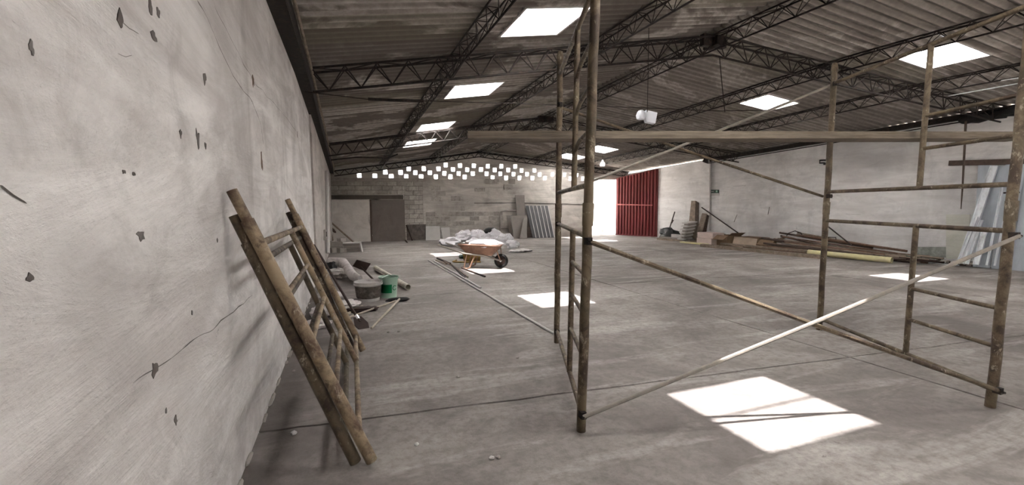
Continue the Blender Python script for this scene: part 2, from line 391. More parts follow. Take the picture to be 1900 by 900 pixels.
def crack(pts, wd, mat=None):
    mb = MB(); P = []
    for (a, b) in pts: P.append(lw(a, b, .0015))
    fine = []
    for i in range(len(P) - 1):
        for k in range(6): fine.append(P[i].lerp(P[i + 1], k / 6))
    fine.append(P[-1])
    L_ = []; R2 = []
    for i, p in enumerate(fine):
        jz = .022 * noise.noise(V((p.y * 4, p.z * 4, 1))) ; ww = wd * .55 * (.35 + abs(noise.noise(V((p.y * 5, p.z * 5, 8)))) * 2.2) * (0.3 if i in (0, len(fine) - 1) else 1)
        d = (fine[min(i + 1, len(fine) - 1)] - fine[max(i - 1, 0)]).normalized(); s_ = V((0, -d.z, d.y))
        p = p + s_ * jz; L_.append(p + s_ * ww / 2); R2.append(p - s_ * ww / 2)
    n = len(fine); mb.add(L_ + R2, [(i, i + 1, n + i + 1, n + i) for i in range(n - 1)])
    o = mb.build('plaster_crack', mat or M_crack, wall_left)
crack([(366, 0), (385, 38), (410, 88), (432, 140), (468, 190), (484, 230), (489, 268)], .012)
crack([(398, 10), (424, 62), (452, 120), (478, 160), (520, 205), (552, 246)], .008)
crack([(247, 717), (310, 668), (360, 634), (410, 596), (468, 549)], .010)
crack([(222, 30), (240, 52), (258, 66)], .006); crack([(218, 88), (232, 98), (245, 101)], .007); crack([(0, 345), (24, 362), (50, 376)], .006)
# rough broken edge where wall meets floor
ft = MB(); yy = 1.6
while yy < 19.5:
    h_ = R_.uniform(.012, .04); ft.blob((-.592, yy, h_ * .4), (R_.uniform(.02, .05), R_.uniform(.1, .3), h_), R_.randint(0, 99), .3, 0, 8, 5); yy += R_.uniform(.22, .6)
ft.build('broken_plaster_edge', M_concrete, wall_left, True)['kind'] = 'stuff'

# ---- far wall, pierced with vent openings
def uv(p): return ((p - FO).dot(FD), p.z)
HP = [(230,193),(330,195),(435,197),(532,198),(627,199),(722,199),(815,200),(906,201),(1086,206),(1173,207),(1258,207),(1341,208),(1422,209),(1585,211),(1665,212),
      (397,170),(495,172),(590,174),(683,174),(776,178),(868,179),(958,180),(1047,181),(1135,181),(1220,183),(1306,184),(1388,186),(1470,186),(1548,187),(1625,189),
      (547,149),(644,148),(739,150),(831,153),(922,155),(1011,154),(1099,157),(1186,157),(1271,160),(1354,160),
      (785,125),(876,128),(965,130),(1055,132),(1142,133),(1230,134)]
HOLES = [uv(farw(600 + a / 3.4545, 270 + b / 3.4545)) for a, b in HP]
U1 = uv(farw(1088, 440))[0]; U2 = uv(farw(1143, 436))[0]; UE = 13.35
cu = bpy.data.curves.new('far', 'CURVE'); cu.dimensions = '2D'; cu.fill_mode = 'BOTH'; cu.extrude = .075
def spl(pts):
    s_ = cu.splines.new('POLY'); s_.points.add(len(pts) - 1); s_.use_cyclic_u = True
    for p, q in zip(s_.points, pts): p.co = (q[0], q[1], 0, 1)
def ztop(u):
    p = FO + FD * u; y = p.y; x = p.x
    f = (x + .6) / (xR(y) + .6)
    return (roof('L', max(f, 0), y).z if f < 1 else roof('R', min(1, (x - xR(y)) / (xW(y) - xR(y))), y).z) + (.035 if u > .9 else -.015)
UR = 6.15
out = [(-.1, -.05), (U1, -.05), (U1, 2.62), (U2 + .25, 2.62), (U2 + .25, -.05), (UE, -.05)]
out += [(u, ztop(u)) for u in [UE, 11, 9, 7.5, UR, 5, 3.5, 2, 1, -.1]]
spl(out)
for i, (u, z) in enumerate(HOLES):
    r = .088
    if z + r > ztop(u) - .02: z = ztop(u) - .03 - r
    spl([(u + a * r * (1 + R_.uniform(-.08, .08)), z + b * r * (1.08 + R_.uniform(-.08, .08))) for a, b in ((-1, -.85), (-.8, -1), (.8, -1), (1, -.85), (1, .8), (.78, 1), (-.78, 1), (-1, .8))])
tmp = bpy.data.objects.new('far', cu); col.objects.link(tmp)
dg = bpy.context.evaluated_depsgraph_get(); dg.update()
me = bpy.data.meshes.new_from_object(tmp.evaluated_get(dg)); bpy.data.objects.remove(tmp)
Mw = Matrix((FD, V((0, 0, 1)), -FN)).transposed().to_4x4(); Mw.translation = FO + FN * .075
me.transform(Mw); me.materials.clear(); me.materials.append(M_far)
wall_far = bpy.data.objects.new('wall_far', me); col.objects.link(wall_far); tag(wall_far, kind='structure')
def onfar(u, z, off): return FO + FD * u + V((0, 0, z)) - FN * off
def fbox(mb, u0, u1, z0, z1, off0, off1):
    return mb.prism([onfar(u0, z0, off0), onfar(u1, z0, off0), onfar(u1, z1, off0), onfar(u0, z1, off0)], -FN * (off1 - off0))
def fpx(x0, y0, x1, y1):
    a = uv(farw(x0, y1)); b = uv(farw(x1, y0)); return a[0], b[0], a[1], b[1]
u0, u1, z0, z1 = fpx(612, 331, 790, 336); fbox(MB(), -.1, u1, z0, z1, 0, .06).build('tie_beam', M_concrete, wall_far)
u0, u1, z0, z1 = fpx(612, 362, 748, 370); fbox(MB(), .0, u1, z0, z1, 0, .05).build('lintel', m_simple('sooty_lintel', (.085, .07, .06), .2, 4, .95), wall_far)
u0, u1, z0, z1 = fpx(690, 370, 750, 449)
fbox(MB(), u0, u1, 0, z1, 0, .03).build('doorway_infill', M_infill, wall_far)
a0, a1, b0, b1 = fpx(614, 371, 688, 449)
pl = [(a0, .0), (a1 - .02, .0), (a1 + .03, .25), (a1 - .12, .9), (a1 - .14, 1.05), (a1 + .02, 1.25), (a1, b1 - .15), (a1 - .12, b1), (a0, b1)]
MB().prism([onfar(p[0], p[1], 0) for p in pl], -FN * .045).build('plaster_slab', M_slabpl, wall_far)
fbox(MB(), u0 - .04, u0 + .03, 0, z1, 0, .05).build('door_jamb', M_beamdk, wall_far)
# bare blocks where the plaster has gone: each block laid on its own, the joints raked back
def blocks(x0, y0, x1, y1, bw=.40, bh=.195, keep=1.0, backing=True):
    u0, u1, z0, z1 = fpx(x0, y0, x1, y1)
    if backing: fbox(MB(), u0, u1, z0, z1, 0, .006).build('mortar_bed', M_mortar, wall_far)
    n = max(1, round((z1 - z0) / bh)); h = (z1 - z0) / n
    for r in range(n):
        u = u0 - (bw / 2 if r % 2 else 0)
        while u < u1 - .02:
            a, b = max(u, u0), min(u + bw, u1)
            if b - a > .06 and R_.random() < keep:
                fbox(MB(), a + .008, b - .008, z0 + r * h + .008, z0 + (r + 1) * h - .008, .004, .022 + R_.uniform(-.006, .006)).build('block', M_block, wall_far)
            u += bw
blocks(752, 337, 784, 448); blocks(700, 337, 752, 361); blocks(614, 337, 700, 361, .62, .2)
blocks(862, 333, 900, 356, .42, .2, .7, False); blocks(786, 425, 792, 448)
blocks(790, 392, 934, 420, .42, .2, .8, False); blocks(800, 345, 862, 392, .42, .2, .4, False); blocks(900, 332, 956, 352, .42, .2, .5, False)
# burnt / dirty recess left of the leaning panels
u0, u1, z0, z1 = fpx(755, 416, 790, 447); fbox(MB(), u0, u1, 0.02, z1, .02, .03).build('soot_patch', m_simple('soot', (.11, .095, .085), .5, 6, .95), wall_far)
u0, u1, z0, z1 = fpx(800, 420, 930, 440); 
# wire and plumbing on the far wall
MB().tube([farw(880, 377, .02), farw(960, 376.5, .02), farw(1035, 378, .02), farw(1085, 380, .02)], .012, 6).build('wire', M_rustdark, wall_far)
pp = thing('plumbing_pipe', farw(928, 440, .05), 'bent dark water pipe fixed low on the far wall behind the boards', 'pipe')
MB().tube([farw(928, 436, .05), farw(928, 400, .05), farw(930, 393, .05), farw(938, 391, .05), farw(962, 391, .05)], .035, 8).build('riser', M_concrete, pp, True)
MB().tube([farw(928, 424, .05), farw(945, 424, .05)], .03, 8).build('branch', M_concrete, pp, True)

# ---- right wall
GY = 14.3
pr = [(-3.2, -.05), (18.95, -.05), (18.95, zW(18.95) - .10), (16.5, zW(16.5) - .06), (GY, zW(GY) - .04), (GY - .02, zW(GY) - .0), (9.7, zW(9.7)), (5.8, zW(5.8)), (-3.2, zW(-3))]
wr_ = MB().prism([V((xW(y), y, z)) for y, z in pr], RN * .2)
wall_right = tag(wr_.build('wall_right', M_right), kind='structure')
def onright(px0, py0, px1, py1, mat, name, d=.012, o=0.0):
    return MB().prism([rw(px0, py1, o), rw(px1, py1, o), rw(px1, py0, o), rw(px0, py0, o)], -RN * d).build(name, mat, wall_right)
onright(1756, 398, 1800, 480, m_plaster('greenish_patch', (.50, .50, .44), (.58, .57, .51), (.4, .4, .34), 3, .3), 'plaster_patch', .02)
onright(1700, 458, 1757, 478, m_simple('mouldy_patch', (.27, .28, .25), .4, 6, .95, dirt=(.17, .18, .16)), 'damp_patch', .015)
MB().tube([rw(1318, 300, .03), rw(1318, 360, .03), rw(1317, 428, .03)], .035, 8).build('conduit', M_boardlt, wall_right, True)
for k, (a, b, c_, d_) in enumerate([(1360, 346, 1384, 344), (1376, 371, 1390, 370.5), (1570, 397, 1597, 398), (1425, 398, 1428, 384), (1362, 412, 1368, 398)]):
    MB().beam(rw(a, b, .002), rw(c_, d_, .002), .004, .03, RN).build('plaster_scar', M_stain, wall_right)

# ---- unseen wall behind the camera, its doorway added and sized for fill light
wn = MB(); wn.prism([(-.7, Y0, -.05), (6.9, Y0, -.05), (6.9, Y0, 2.6), (8.4, Y0, 2.6), (8.4, Y0, -.05), (14.8, Y0, -.05), (14.8, Y0, 3.5), (6.6, Y0, 4.48), (-.7, Y0, 3.45)], (0, -.2, 0))
tag(wn.build('wall_near', M_right), kind='structure')
# ---- gate leaf
g0 = rw(1222, 440); g0 = V((12.80, 16.80, 0)); g1 = V((11.98, 18.70, 0))
gate = thing('door_1', g0, kind='structure')
gd = (g1 - g0); gl = gd.length; gd = gd / gl; gn = V((-gd.y, gd.x, 0)); gn = gn if gn.x < 0 else -gn
zt = lambda t: 2.98 + (2.66 - 2.98) * t
NR = 13
for k in range(NR):                           # pressed ribs: every panel strip folds forward and back
    a, b = k / NR, (k + 1) / NR; m0, m1 = a + (b - a) * .2, a + (b - a) * .62
    P = [(a, 0), (m0, 0), (m0 + .006, .07), (m1, .07), (m1 + .006, 0), (b, 0)]
    mb = MB()
    for (t0, o0), (t1, o1) in zip(P[:-1], P[1:]):
        q0 = g0 + gd * gl * t0 + gn * o0; q1 = g0 + gd * gl * t1 + gn * o1
        mb.prism([q0 + V((0, 0, .07)), q1 + V((0, 0, .07)), q1 + V((0, 0, zt(t1))), q0 + V((0, 0, zt(t0)))], -gn * .004)
    mb.build('panel_strip', M_red, gate)
fr = MB()
for t in (0.0, 1.0): fr.beam(g0 + gd * gl * t + V((0, 0, .03)), g0 + gd * gl * t + V((0, 0, zt(t) + .02)), .06, .06, gn)
fr.beam(g0 + V((0, 0, .06)), g1 + V((0, 0, .06)), .06, .07); fr.beam(g0 + V((0, 0, zt(0))), g1 + V((0, 0, zt(1))), .06, .06)
fr.build('gate_frame', M_red, gate)
MB().beam(g0 + gd * gl * .08 + gn * .085 + V((0, 0, 1.42)), g1 + gn * .085 + V((0, 0, 1.46)), .03, .05).build('cross_bar', M_redbar, gate)
# white pier and standpipe in the daylight of the gateway
MB().box(onfar(U2 + .35, 1.3, -.25), (.25, .3, 2.6)).build('gate_pier', M_ext, wall_far)
sp_ = thing('standpipe', farw(1117, 438, -1.2), 'thin pale standpipe with a side tap in the bright gateway', 'pipe')
b_ = farw(1117, 438, -1.2); b_.z = 0; sp_.location = b_
MB().tube([b_, b_ + V((0, 0, 2.2))], .03, 8).build('riser', M_cream, sp_); MB().tube([b_ + V((0, 0, 1.5)), b_ + FD * .3 + V((0, 0, 1.45))], .02, 6).build('tap_arm', M_cream, sp_)
MB().box(b_ + V((0, 0, .1)), (.12, .12, .2)).build('foot_block', M_redbar, sp_)

# ---- roof sheets and roof lights
ceiling = thing('ceiling', (0, 0, 0), kind='structure')
SK = {'L': [(5.47, 6.5, .405, .54), (9.02, 10.0, .40, .555), (12.66, 13.6, .40, .55), (15.25, 16.35, .40, .555), (1.45, 2.40, .36, .51), (-1.75, -.75, .40, .56)],
      'R': [(4.88, 5.78, .435, .565), (8.36, 9.16, .445, .58), (15.35, 16.3, .455, .58), (17.35, 18.3, .43, .57), (1.4, 2.3, .44, .57), (-1.8, -.9, .44, .57)]}  # last entry of each list: unseen roof light added as fill behind the camera
PITCH = .177
def sheet(side, y0, y1, f0, f1, lift):
    n = max(2, int(round((y1 - y0) / PITCH * 6))); vs = []
    for lay in (0, 1):
        for f, lz in ((f0, 0), (f1, 0)):
            low = (f == f0) if side == 'L' else (f == f1)
            for i in range(n + 1):
                y = y0 + (y1 - y0) * i / n
                vs.append(roof(side, f, y, .045 + .027 * math.cos(2 * PI * y / PITCH) + lift + (-.010 if low else .004) + lay * .007))
    m = n + 1; fs = []
    for lay in (0, 1):
        o = lay * 2 * m
        for i in range(n):
            q = (o + i, o + i + 1, o + m + i + 1, o + m + i); fs.append(q if lay else q[::-1])
    for i in range(n):
        fs.append((i, i + 1, 2 * m + i + 1, 2 * m + i)); fs.append((m + i, 3 * m + i, 3 * m + i + 1, m + i + 1))
    mb = MB(); mb.add(vs, fs)
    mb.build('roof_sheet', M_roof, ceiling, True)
for side in 'LR':
    edges = sorted(set([Y0] + [e for s_ in SK[side] for e in s_[:2]] + [19.95 if side == 'L' else 19.3]))
    cols = []
    for a, b in zip(edges[:-1], edges[1:]):
        hit = [s_ for s_ in SK[side] if abs(s_[0] - a) < .01]
        if hit: cols.append((a, b, hit[0]))
        else:
            k = max(1, round((b - a) / .95)); cols += [(a + (b - a) * i / k, a + (b - a) * (i + 1) / k, None) for i in range(k)]
    fe = (-.02, 1.0) if side == 'L' else (0.0, 1.03)
    for ci, (a, b, h_) in enumerate(cols):
        rows = [(fe[0], 1 / 3), (1 / 3, 2 / 3), (2 / 3, fe[1])]
        for ri, (f0, f1) in enumerate(rows):
            lift = (.006 if ci % 2 else 0) + R_.uniform(0, .002)
            e0, e1 = f0 - (.008 if ri else 0), f1 + (.008 if ri < 2 else 0)
            if h_ and ri == 1:
                sheet(side, a, b + .085, e0, h_[2], lift); sheet(side, a, b + .085, h_[3], e1, lift)
            else: sheet(side, a, b + (.085 if ri != 1 or ci + 1 >= len(cols) or not cols[ci + 1][2] else .02), e0, e1, lift)
wi = 1
for side in 'LR':
    for (a, b, f0, f1) in SK[side]:
        c_ = roof(side, (f0 + f1) / 2, (a + b) / 2)
        wd_ = thing('window_%d' % wi, c_, kind='structure'); wi += 1
        cr = [roof(side, f0, a), roof(side, f1, a), roof(side, f1, b), roof(side, f0, b)]
        for i in range(4):
            p, q = cr[i] + V((0, 0, .075)), cr[(i + 1) % 4] + V((0, 0, .075))
            MB().beam(p, q, .03, .11).build('curb', M_boardlt, wd_)
        MB().prism([p + V((0, 0, .135)) for p in cr], (0, 0, .004)).build('pane', M_pane2 if abs(a - 8.36) < .01 or abs(a - 15.25) < .01 else M_pane, wd_)
        m0, m1 = (cr[0] + cr[3]) / 2, (cr[1] + cr[2]) / 2
        if side == 'L': MB().beam(m0 + V((0, 0, .12)), m1 + V((0, 0, .12)), .025, .02).build('shadow_bar', M_boardlt, wd_)  # bar added to throw a thin shadow line across the sun patch
# ridge cap
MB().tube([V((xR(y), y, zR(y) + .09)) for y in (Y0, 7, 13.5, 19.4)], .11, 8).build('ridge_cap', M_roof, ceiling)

# ================================================================== ROOF STEEL
barmesh = None
def unitbar():
    global barmesh
    mb = MB().bar((0, 0, 0), (0, 0, 1), 1.0, 6); me = bpy.data.meshes.new('web_bar'); me.from_pydata(mb.v, [], mb.f); me.materials.append(M_rustdark); barmesh = me
unitbar()
def webbar(p0, p1, r, parent):
    o = bpy.data.objects.new('web_bar', barmesh); d = p1 - p0
    m = d.to_track_quat('Z', 'Y').to_matrix().to_4x4() @ Matrix.Diagonal((r, r, d.length, 1)); m.translation = p0 - parent_loc(parent)
    o.parent = parent; o.matrix_basis = m; col.objects.link(o)
def truss(name, tops, bots, n, label, cat, group, rt, rb, rwb, single=True):
    """tops: two functions t -> point (the twin top chords); bots: one function; n panels"""
    root = thing(name, bots(0.0), label, cat, group)
    K = 6
    for tp in tops: MB().tube([tp(i / K) for i in range(K + 1)], rt, 6).build('top_chord', M_rustdark, root)
    MB().tube([bots(i / K) for i in range(K + 1)], rb, 6).build('bottom_chord', M_rustdark, root)
    segs = []
    for i in range(n):
        t0, tm, t1 = i / n, (i + .5) / n, (i + 1) / n
        for tp in tops: segs += [(tp(t0), bots(tm)), (bots(tm), tp(t1))]
        if len(tops) == 2: segs += [(tops[0](t0), tops[1](t0)), (tops[i % 2](t0), tops[1 - i % 2](t1))]
    if single:
        for a, b in segs: webbar(a, b, rwb, root)
    else:
        mb = MB()
        for a, b in segs: mb.bar(a, b, rwb, 5)
        mb.build('web_lattice', M_rustdark, root)['kind'] = 'stuff'
    return root
# rafters follow the roof slope, slightly askew like the end wall
def ry(k, x): return (7.25 - .085 * (x + .6)) if k == 0 else (13.45 - .06 * (x + .6)) if k == 1 else yfar(x) - .16
def rp(side, k, f, dz, dy=0.0):
    y = ry(k, 6); 
    for _ in range(3):
        p = roof(side, f, y); y = ry(k, p.x)
    p = roof(side, f, y + dy); p.z += dz; return p
nmR = ['first lattice rafter', 'second lattice rafter', 'last lattice rafter']
for k in range(3):
    dpt = .30 if k < 2 else .2
    for side, nm in (('L', 'left'), ('R', 'right')):
        f0, f1 = (0.03, 1.0) if side == 'L' else (0.0, .975)
        tp = [(lambda t, s_=sg, sd2=side, k2=k, a=f0, b=f1: rp(sd2, k2, a + (b - a) * t, -.085, s_ * .11)) for sg in (-1, 1)]
        bt = lambda t, sd2=side, k2=k, a=f0, b=f1, dp=dpt: rp(sd2, k2, a + (b - a) * t, -.085 - dp)
        truss('rafter_truss', tp, bt, 15, 'dark rusty %s, %s half, %s' % (nmR[k], nm, ['nearest the camera', 'midway down the shed', 'against the pierced wall'][k]), 'roof truss', None, .017, .019, .009, k < 2)
# purlins run lengthwise, one lattice girder per bay
LN = [('L', 1 / 3, 'lower left purlin'), ('L', 2 / 3, 'upper left purlin'), ('L', 1.0, 'ridge purlin'), ('R', .345, 'upper right purlin'), ('R', .65, 'lower right purlin')]
for side, f, nm in LN:
    for b, bn in enumerate(['in the nearest bay above the scaffold', 'in the middle bay between the two rafters', 'in the far bay near the pierced wall']):
        x_ = roof(side, f, 10).x
        ya = [2.2, ry(0, x_), ry(1, x_)][b]; yb = [ry(0, x_), ry(1, x_), yfar(x_) - .1][b]
        wd_ = .08
        tp = [(lambda t, s_=sg: roof(side, f, ya + (yb - ya) * t) + V((s_ * wd_, 0, -.02 if f < 1 else -.06))) for sg in (-1, 1)]
        bt = lambda t: roof(side, f, ya + (yb - ya) * t) + V((0, 0, -.24 if f < 1 else -.30))
        truss('purlin_truss', tp, bt, int((yb - ya) / .42), 'dark rusty lattice %s %s' % (nm, bn), 'purlin', None, .013, .014, .0065, b < 2)
# dark plates where the ridge crosses the rafters
for k in range(2):
    p = rp('L', k, 1.0, -.15)
    solo('gusset_plate', MB().box(p, (.5, .10, .20)).box(p + V((0, 0, -.02)), (.14, .34, .16)), M_rustdark, 'dark steel ridge plate on the %s rafter' % ('first' if k == 0 else 'second'), 'bracket')
# wall beams under the eaves
for nm, fn in (('left', 0), ('right', 1)):
    root = thing('eave_beam', (-.5, 3, zE(3) - .2) if fn == 0 else (xW(3) - .1, 3, zW(3) - .2), 'long dark steel channel along the top of the %s wall' % nm, 'beam')
    mb = MB(); lip = MB(); pi_ = MB()
    pts = [1.0, 7, 13.5, 19.4] if fn == 0 else [1.0, 5.8, 9.7, 14.0]
    for a, b in zip(pts[:-1], pts[1:]):
        if fn == 0:
            A_, B_ = V((-.515, a, zE(a) - .105)), V((-.515, b, zE(b) - .105))
            mb.beam(A_, B_, .17, .16); lip.beam(A_ + V((.075, 0, -.085)), B_ + V((.075, 0, -.085)), .012, .05); pi_.bar(A_ + V((.12, 0, .04)), B_ + V((.12, 0, .04)), .017, 8)
        else:
            A_, B_ = V((xW(a) - .07, a, zW(a) - .09)), V((xW(b) - .07, b, zW(b) - .09))
            mb.beam(A_, B_, .14, .13); lip.bar(A_ + V((-.10, 0, -.13)), B_ + V((-.10, 0, -.13)), .014, 6); pi_.bar(A_ + V((-.16, 0, .03)), B_ + V((-.16, 0, .03)), .014, 6)
    mb.build('channel', M_rustdark, root); lip.build('lower_lip', M_rustdark, root); pi_.build('edge_tube', M_wood if fn == 0 else M_rustdark, root)
# black rolled tarp hanging on the right-hand eave beam
tb = MB()
for i in range(7): tb.blob(rw(1800 + i * 17, 222 - i * 3.2, .16), (.22, .45, .17 + .04 * (i % 2)), i + 3, .3, 0, 10, 6, 1.6, False)
solo('tarpaulin', tb, M_black, 'bundled black tarpaulin tucked under the right eave beam', 'tarpaulin', None, True)
# cables and rods under the roof
def ra_(px, py): return plane(px, py, (0.085, 1, 0), (0, 7.2, 0))
solo('tie_cable', MB().tube([ra_(566, 170), ra_(680, 184), ra_(780, 187), ra_(960, 192), ra_(1190, 200), ra_(1330, 206), ra_(1450, 204)], .007, 5), M_rustdark, 'thin dark cable strung across under the first rafter', 'cable')
solo('cable_sleeve', MB().tube([ra_(683, 184), ra_(730, 186), ra_(786, 187.5)], .022, 6), M_rustdark, 'short dark pipe sleeve on the cable under the first rafter', 'pipe')
solo('tie_rod', MB().tube([farw(614, 297, 5.2), farw(660, 292, 5.2), farw(722, 293, 5.2), farw(738, 286, 5.2)], .02, 6), M_rustdark, 'short dark rod beneath the left end of the second rafter', 'rod')
q = roof('R', .06, 6.6)
solo('hanging_wire', MB().tube([atd(1335, 105, V((6.9, 6.6, 0))), atd(1339, 150, V((6.9, 6.6, 0))), atd(1345, 208, V((6.9, 6.6, 0)))], .008, 5), M_rustdark, 'dark wire hanging straight down beside the ridge', 'wire')
q = rw(1786, 330, .06)
solo('rope', MB().tube([rw(1792, 225, .35), rw(1789, 290, .3), rw(1786, 345, .2), rw(1783, 388, .06)], [.022, .022, .018, .008], 6), M_beamdk, 'dark cord hanging down the right wall beside the metal sheets', 'rope')
for i, (a, b, c_, d_) in enumerate([(1790, 160, 1900, 143), (1760, 178, 1900, 153)]):
    foot = V((11.6, 5.2, 0)); mb = MB().bar(atd(a, b, V((11.9, 5.6, 0))), atd(c_, d_, V((11.7, 4.4, 0))), .010, 6)
    solo('steel_rod', mb, M_steel, ['bright thin rod lying on the right purlin, the upper one', 'bright thin rod lying on the right purlin, the lower one'][i], 'rod')
# lamps, camera, sign
lp = farw(1118, 303, 2.4); lamp = thing('pendant_lamp', lp, 'small white lamp hanging under the roof before the gate', 'lamp')
MB().lathe([(.10, -.12), (.12, -.06), (.09, .02), (.04, .08), (.03, .14)], lp, 12).build('bulb', M_lampw, lamp, True); MB().bar(lp + V((0, 0, .12)), lp + V((0, 0, .45)), .008, 5).build('flex', M_rustdark, lamp)
fq = rw(1311, 297, .25); fld = thing('floodlight', fq, 'black floodlight on a bracket at the top of the right wall', 'lamp')
rotf = Matrix.Rotation(math.radians(35), 3, 'Z') @ Matrix.Rotation(math.radians(25), 3, 'X')
MB().box(fq, (.30, .16, .22), rotf).build('housing', M_black, fld); MB().tube([fq + V((.1, .02, 0)), rw(1318, 290, 0)], .03, 6).build('bracket', M_black, fld)
MB().box(fq + V((-.12, -.18, -.09)), (.16, .09, .06), rotf).build('shade', M_black, fld); MB().blob(fq + V((-.01, -.12, -.04)), (.06, .05, .06), 1, .05, 0, 8, 6).build('lens', M_white, fld)
cq = rw(1525, 299, .02); cc_ = thing('wall_bracket', cq, 'small black hook-shaped bracket high on the right wall behind a scaffold post', 'bracket')
MB().tube([rw(1536, 297, .1), rw(1521, 297.5, .1), rw(1521, 302.5, .1), rw(1530, 302, .1)], .022, 6).build('frame', M_black, cc_); MB().bar(rw(1530, 302, .1), rw(1530, 306, .1), .035, 6).build('clamp', M_black, cc_)
sg = thing('exit_sign', rw(1327, 360, .02), 'small dark green direction sign with pale marks beside the wall conduit', 'sign')
def sgq(x0, y0, x1, y1, o, d, nm, mat): MB().prism([rw(x0, y1, o), rw(x1, y1, o), rw(x1, y0, o), rw(x0, y0, o)], -RN * d).build(nm, mat, sg)
sgq(1320, 352, 1334.3, 358.5, .0, .03, 'plate', M_signgr)
sgq(1320, 354.9, 1324.2, 356, .03, .004, 'arrow_mark', M_white); sgq(1328.3, 353.6, 1331.2, 356.5, .03, .004, 'figure_mark', M_greenlt); sgq(1320, 359, 1335, 363, 0, .01, 'under_plate', M_boardlt)
wb_p = V((5.6, 6.8, 0))
bp = atd(1201, 215, V((5.0, 6.2, 0))); hb = thing('paper_bag', bp, 'white bag hanging under the roof behind the upper scaffold brace', 'bag')
MB().tube([bp + V((0, 0, .06)), bp + V((0, 0, .5)), V((bp.x, bp.y, roof('L', (bp.x + .6) / (xR(bp.y) + .6), bp.y).z + .02))], .006, 5).build('string', M_rustdark, hb)
MB().prism([atd(a, b, V((5.0, 6.2, 0))) for a, b in ((1199, 204), (1208, 206), (1220, 209), (1216, 229), (1200, 226), (1196, 214))], V((FW.x, FW.y, 0)) * .12).build('panel', M_lampw, hb)
MB().blob(atd(1189, 214, V((5.0, 6.2, 0))) , (.14, .14, .15), 6, .3, 0, 12, 8, 2, False).build('crumpled_side', M_lampw, hb, True)

# ================================================================== SCAFFOLD
A = fl(1078, 800); B = fl(1838, 755); A2 = fl(1033, 636); B2 = fl(1520, 612); LA = A.lerp(A2, .60); LB = B.lerp(B2, .62)
def top_of(foot, px, py, z):                  # leaning line of a post: foot to where it passes the given sight
    p = atd(px, py, foot); d = p - foot; return foot + d * (z / d.z)
TA = top_of(A, 1104, 0, 3.0); TB = top_of(B, 1893, 230, 3.0); TA2 = top_of(A2, 1039, 140, 3.0); TB2 = top_of(B2, 1549, 120, 3.0)
def on(foot, top, z): return foot.lerp(top, z / 3.0)
sc = thing('scaffold', (A + B + A2 + B2) / 4, 'tall two tier tube scaffold splashed with old paint, standing on the floor', 'scaffold')
def post(foot, top, nm):
    for z0_, z1_, tier in ((0, 1.5, 0), (1.5, 3.0, 1)):
        mb = MB(); K = 8
        mb.tube([on(foot, top, z0_ + (z1_ - z0_) * i / K) + V((.0025 * math.sin(i * 2.1 + foot.x), .0025 * math.cos(i * 1.7), 0)) for i in range(K + 1)],
                [.0315 + .0022 * noise.noise(V((i * 1.3, foot.x * 3, tier * 5))) for i in range(K + 1)], 14)
        mb.build('leg', M_tube, sc, True)
    MB().tube([on(foot, top, 1.36), on(foot, top, 1.5), on(foot, top, 1.505)], [.0355, .037, .033], 14).build('joint_sleeve', M_tube, sc, True)
    MB().tube([on(foot, top, 2.96), on(foot, top, 3.0), on(foot, top, 3.06)], [.036, .036, .026], 14).build('top_sleeve', M_tube, sc, True)
for f_, t_ in ((A, TA), (B, TB), (A2, TA2), (B2, TB2)): post(f_, t_, '')
def fr_pt(end, s, z):                         # point in an end frame: s from front leg (0) to back leg (1)
    a, ta, b, tb2 = (A, TA, A2, TA2) if end == 0 else (B, TB, B2, TB2)
    return on(a, ta, z).lerp(on(b, tb2, z), s)
def rail(end, s0, s1, z0, z1, r=.019, nm='rail', mat=None, bend=None):
    pts = [fr_pt(end, s0 + (s1 - s0) * i / 6, z0 + (z1 - z0) * i / 6) for i in range(7)]
    if bend:
        for i in range(7): pts[i].z -= bend * max(0, (i - 3) / 3) ** 2
    MB().tube(pts, r, 10).build(nm, mat or M_tube, sc, True)
def to_px(P):
    v = V(P) - EYE; w_ = v.dot(FW); return 950 + FPX * v.dot(RT) / w_
def find_s(e, px, z):
    lo_, hi_ = 0.0, 1.0
    a_ = to_px(fr_pt(e, 0, z))
    for _ in range(40):
        m_ = (lo_ + hi_) / 2
        if (to_px(fr_pt(e, m_, z)) - px) * (a_ - px) > 0: lo_ = m_
        else: hi_ = m_
    return lo_
SPOST = [find_s(0, 1057, .2), find_s(1, 1683, .3)]
for e in (0, 1):
    rail(e, 0, 1, .135, .135); rail(e, 0, 1, 1.29, 1.29); rail(e, 0, 1, 1.62, 1.62); rail(e, 0, 1, 2.84, 2.84)
    s_ = SPOST[e]
    for z0_, z1_ in ((.135, 1.29), (1.62, 2.84)):
        MB().tube([fr_pt(e, s_, z0_), fr_pt(e, s_, (z0_ + z1_) / 2), fr_pt(e, s_, z1_)], .023, 12).build('ladder_post', M_tube, sc, True)
        for z in ((.50, .78, 1.04) if e == 0 else (.45, .73)) if z0_ < 1 else ((1.96, 2.24, 2.52) if e == 0 else (1.96, 2.24)):
            rail(e, 0, s_, z, z, .016, 'rung', None, .05 if (e == 0 and z0_ > 1) else None)
def brace(p, q, r=.0155, nm='cross_brace', mat=None): MB().tube([p, p.lerp(q, .5) + V((0, 0, -.008)), q], r, 8).build(nm, mat or M_tube, sc, True)
off = V((-FW.x, -FW.y, 0)) * .045
brace(on(A, TA, 1.265) + off, on(B, TB, .14) + off); brace(on(A, TA, .13) + off * 1.6, on(B, TB, 1.26) + off * 1.6, .014, 'cross_brace', M_cream)
o2 = V((FW.x, FW.y, 0)) * .045
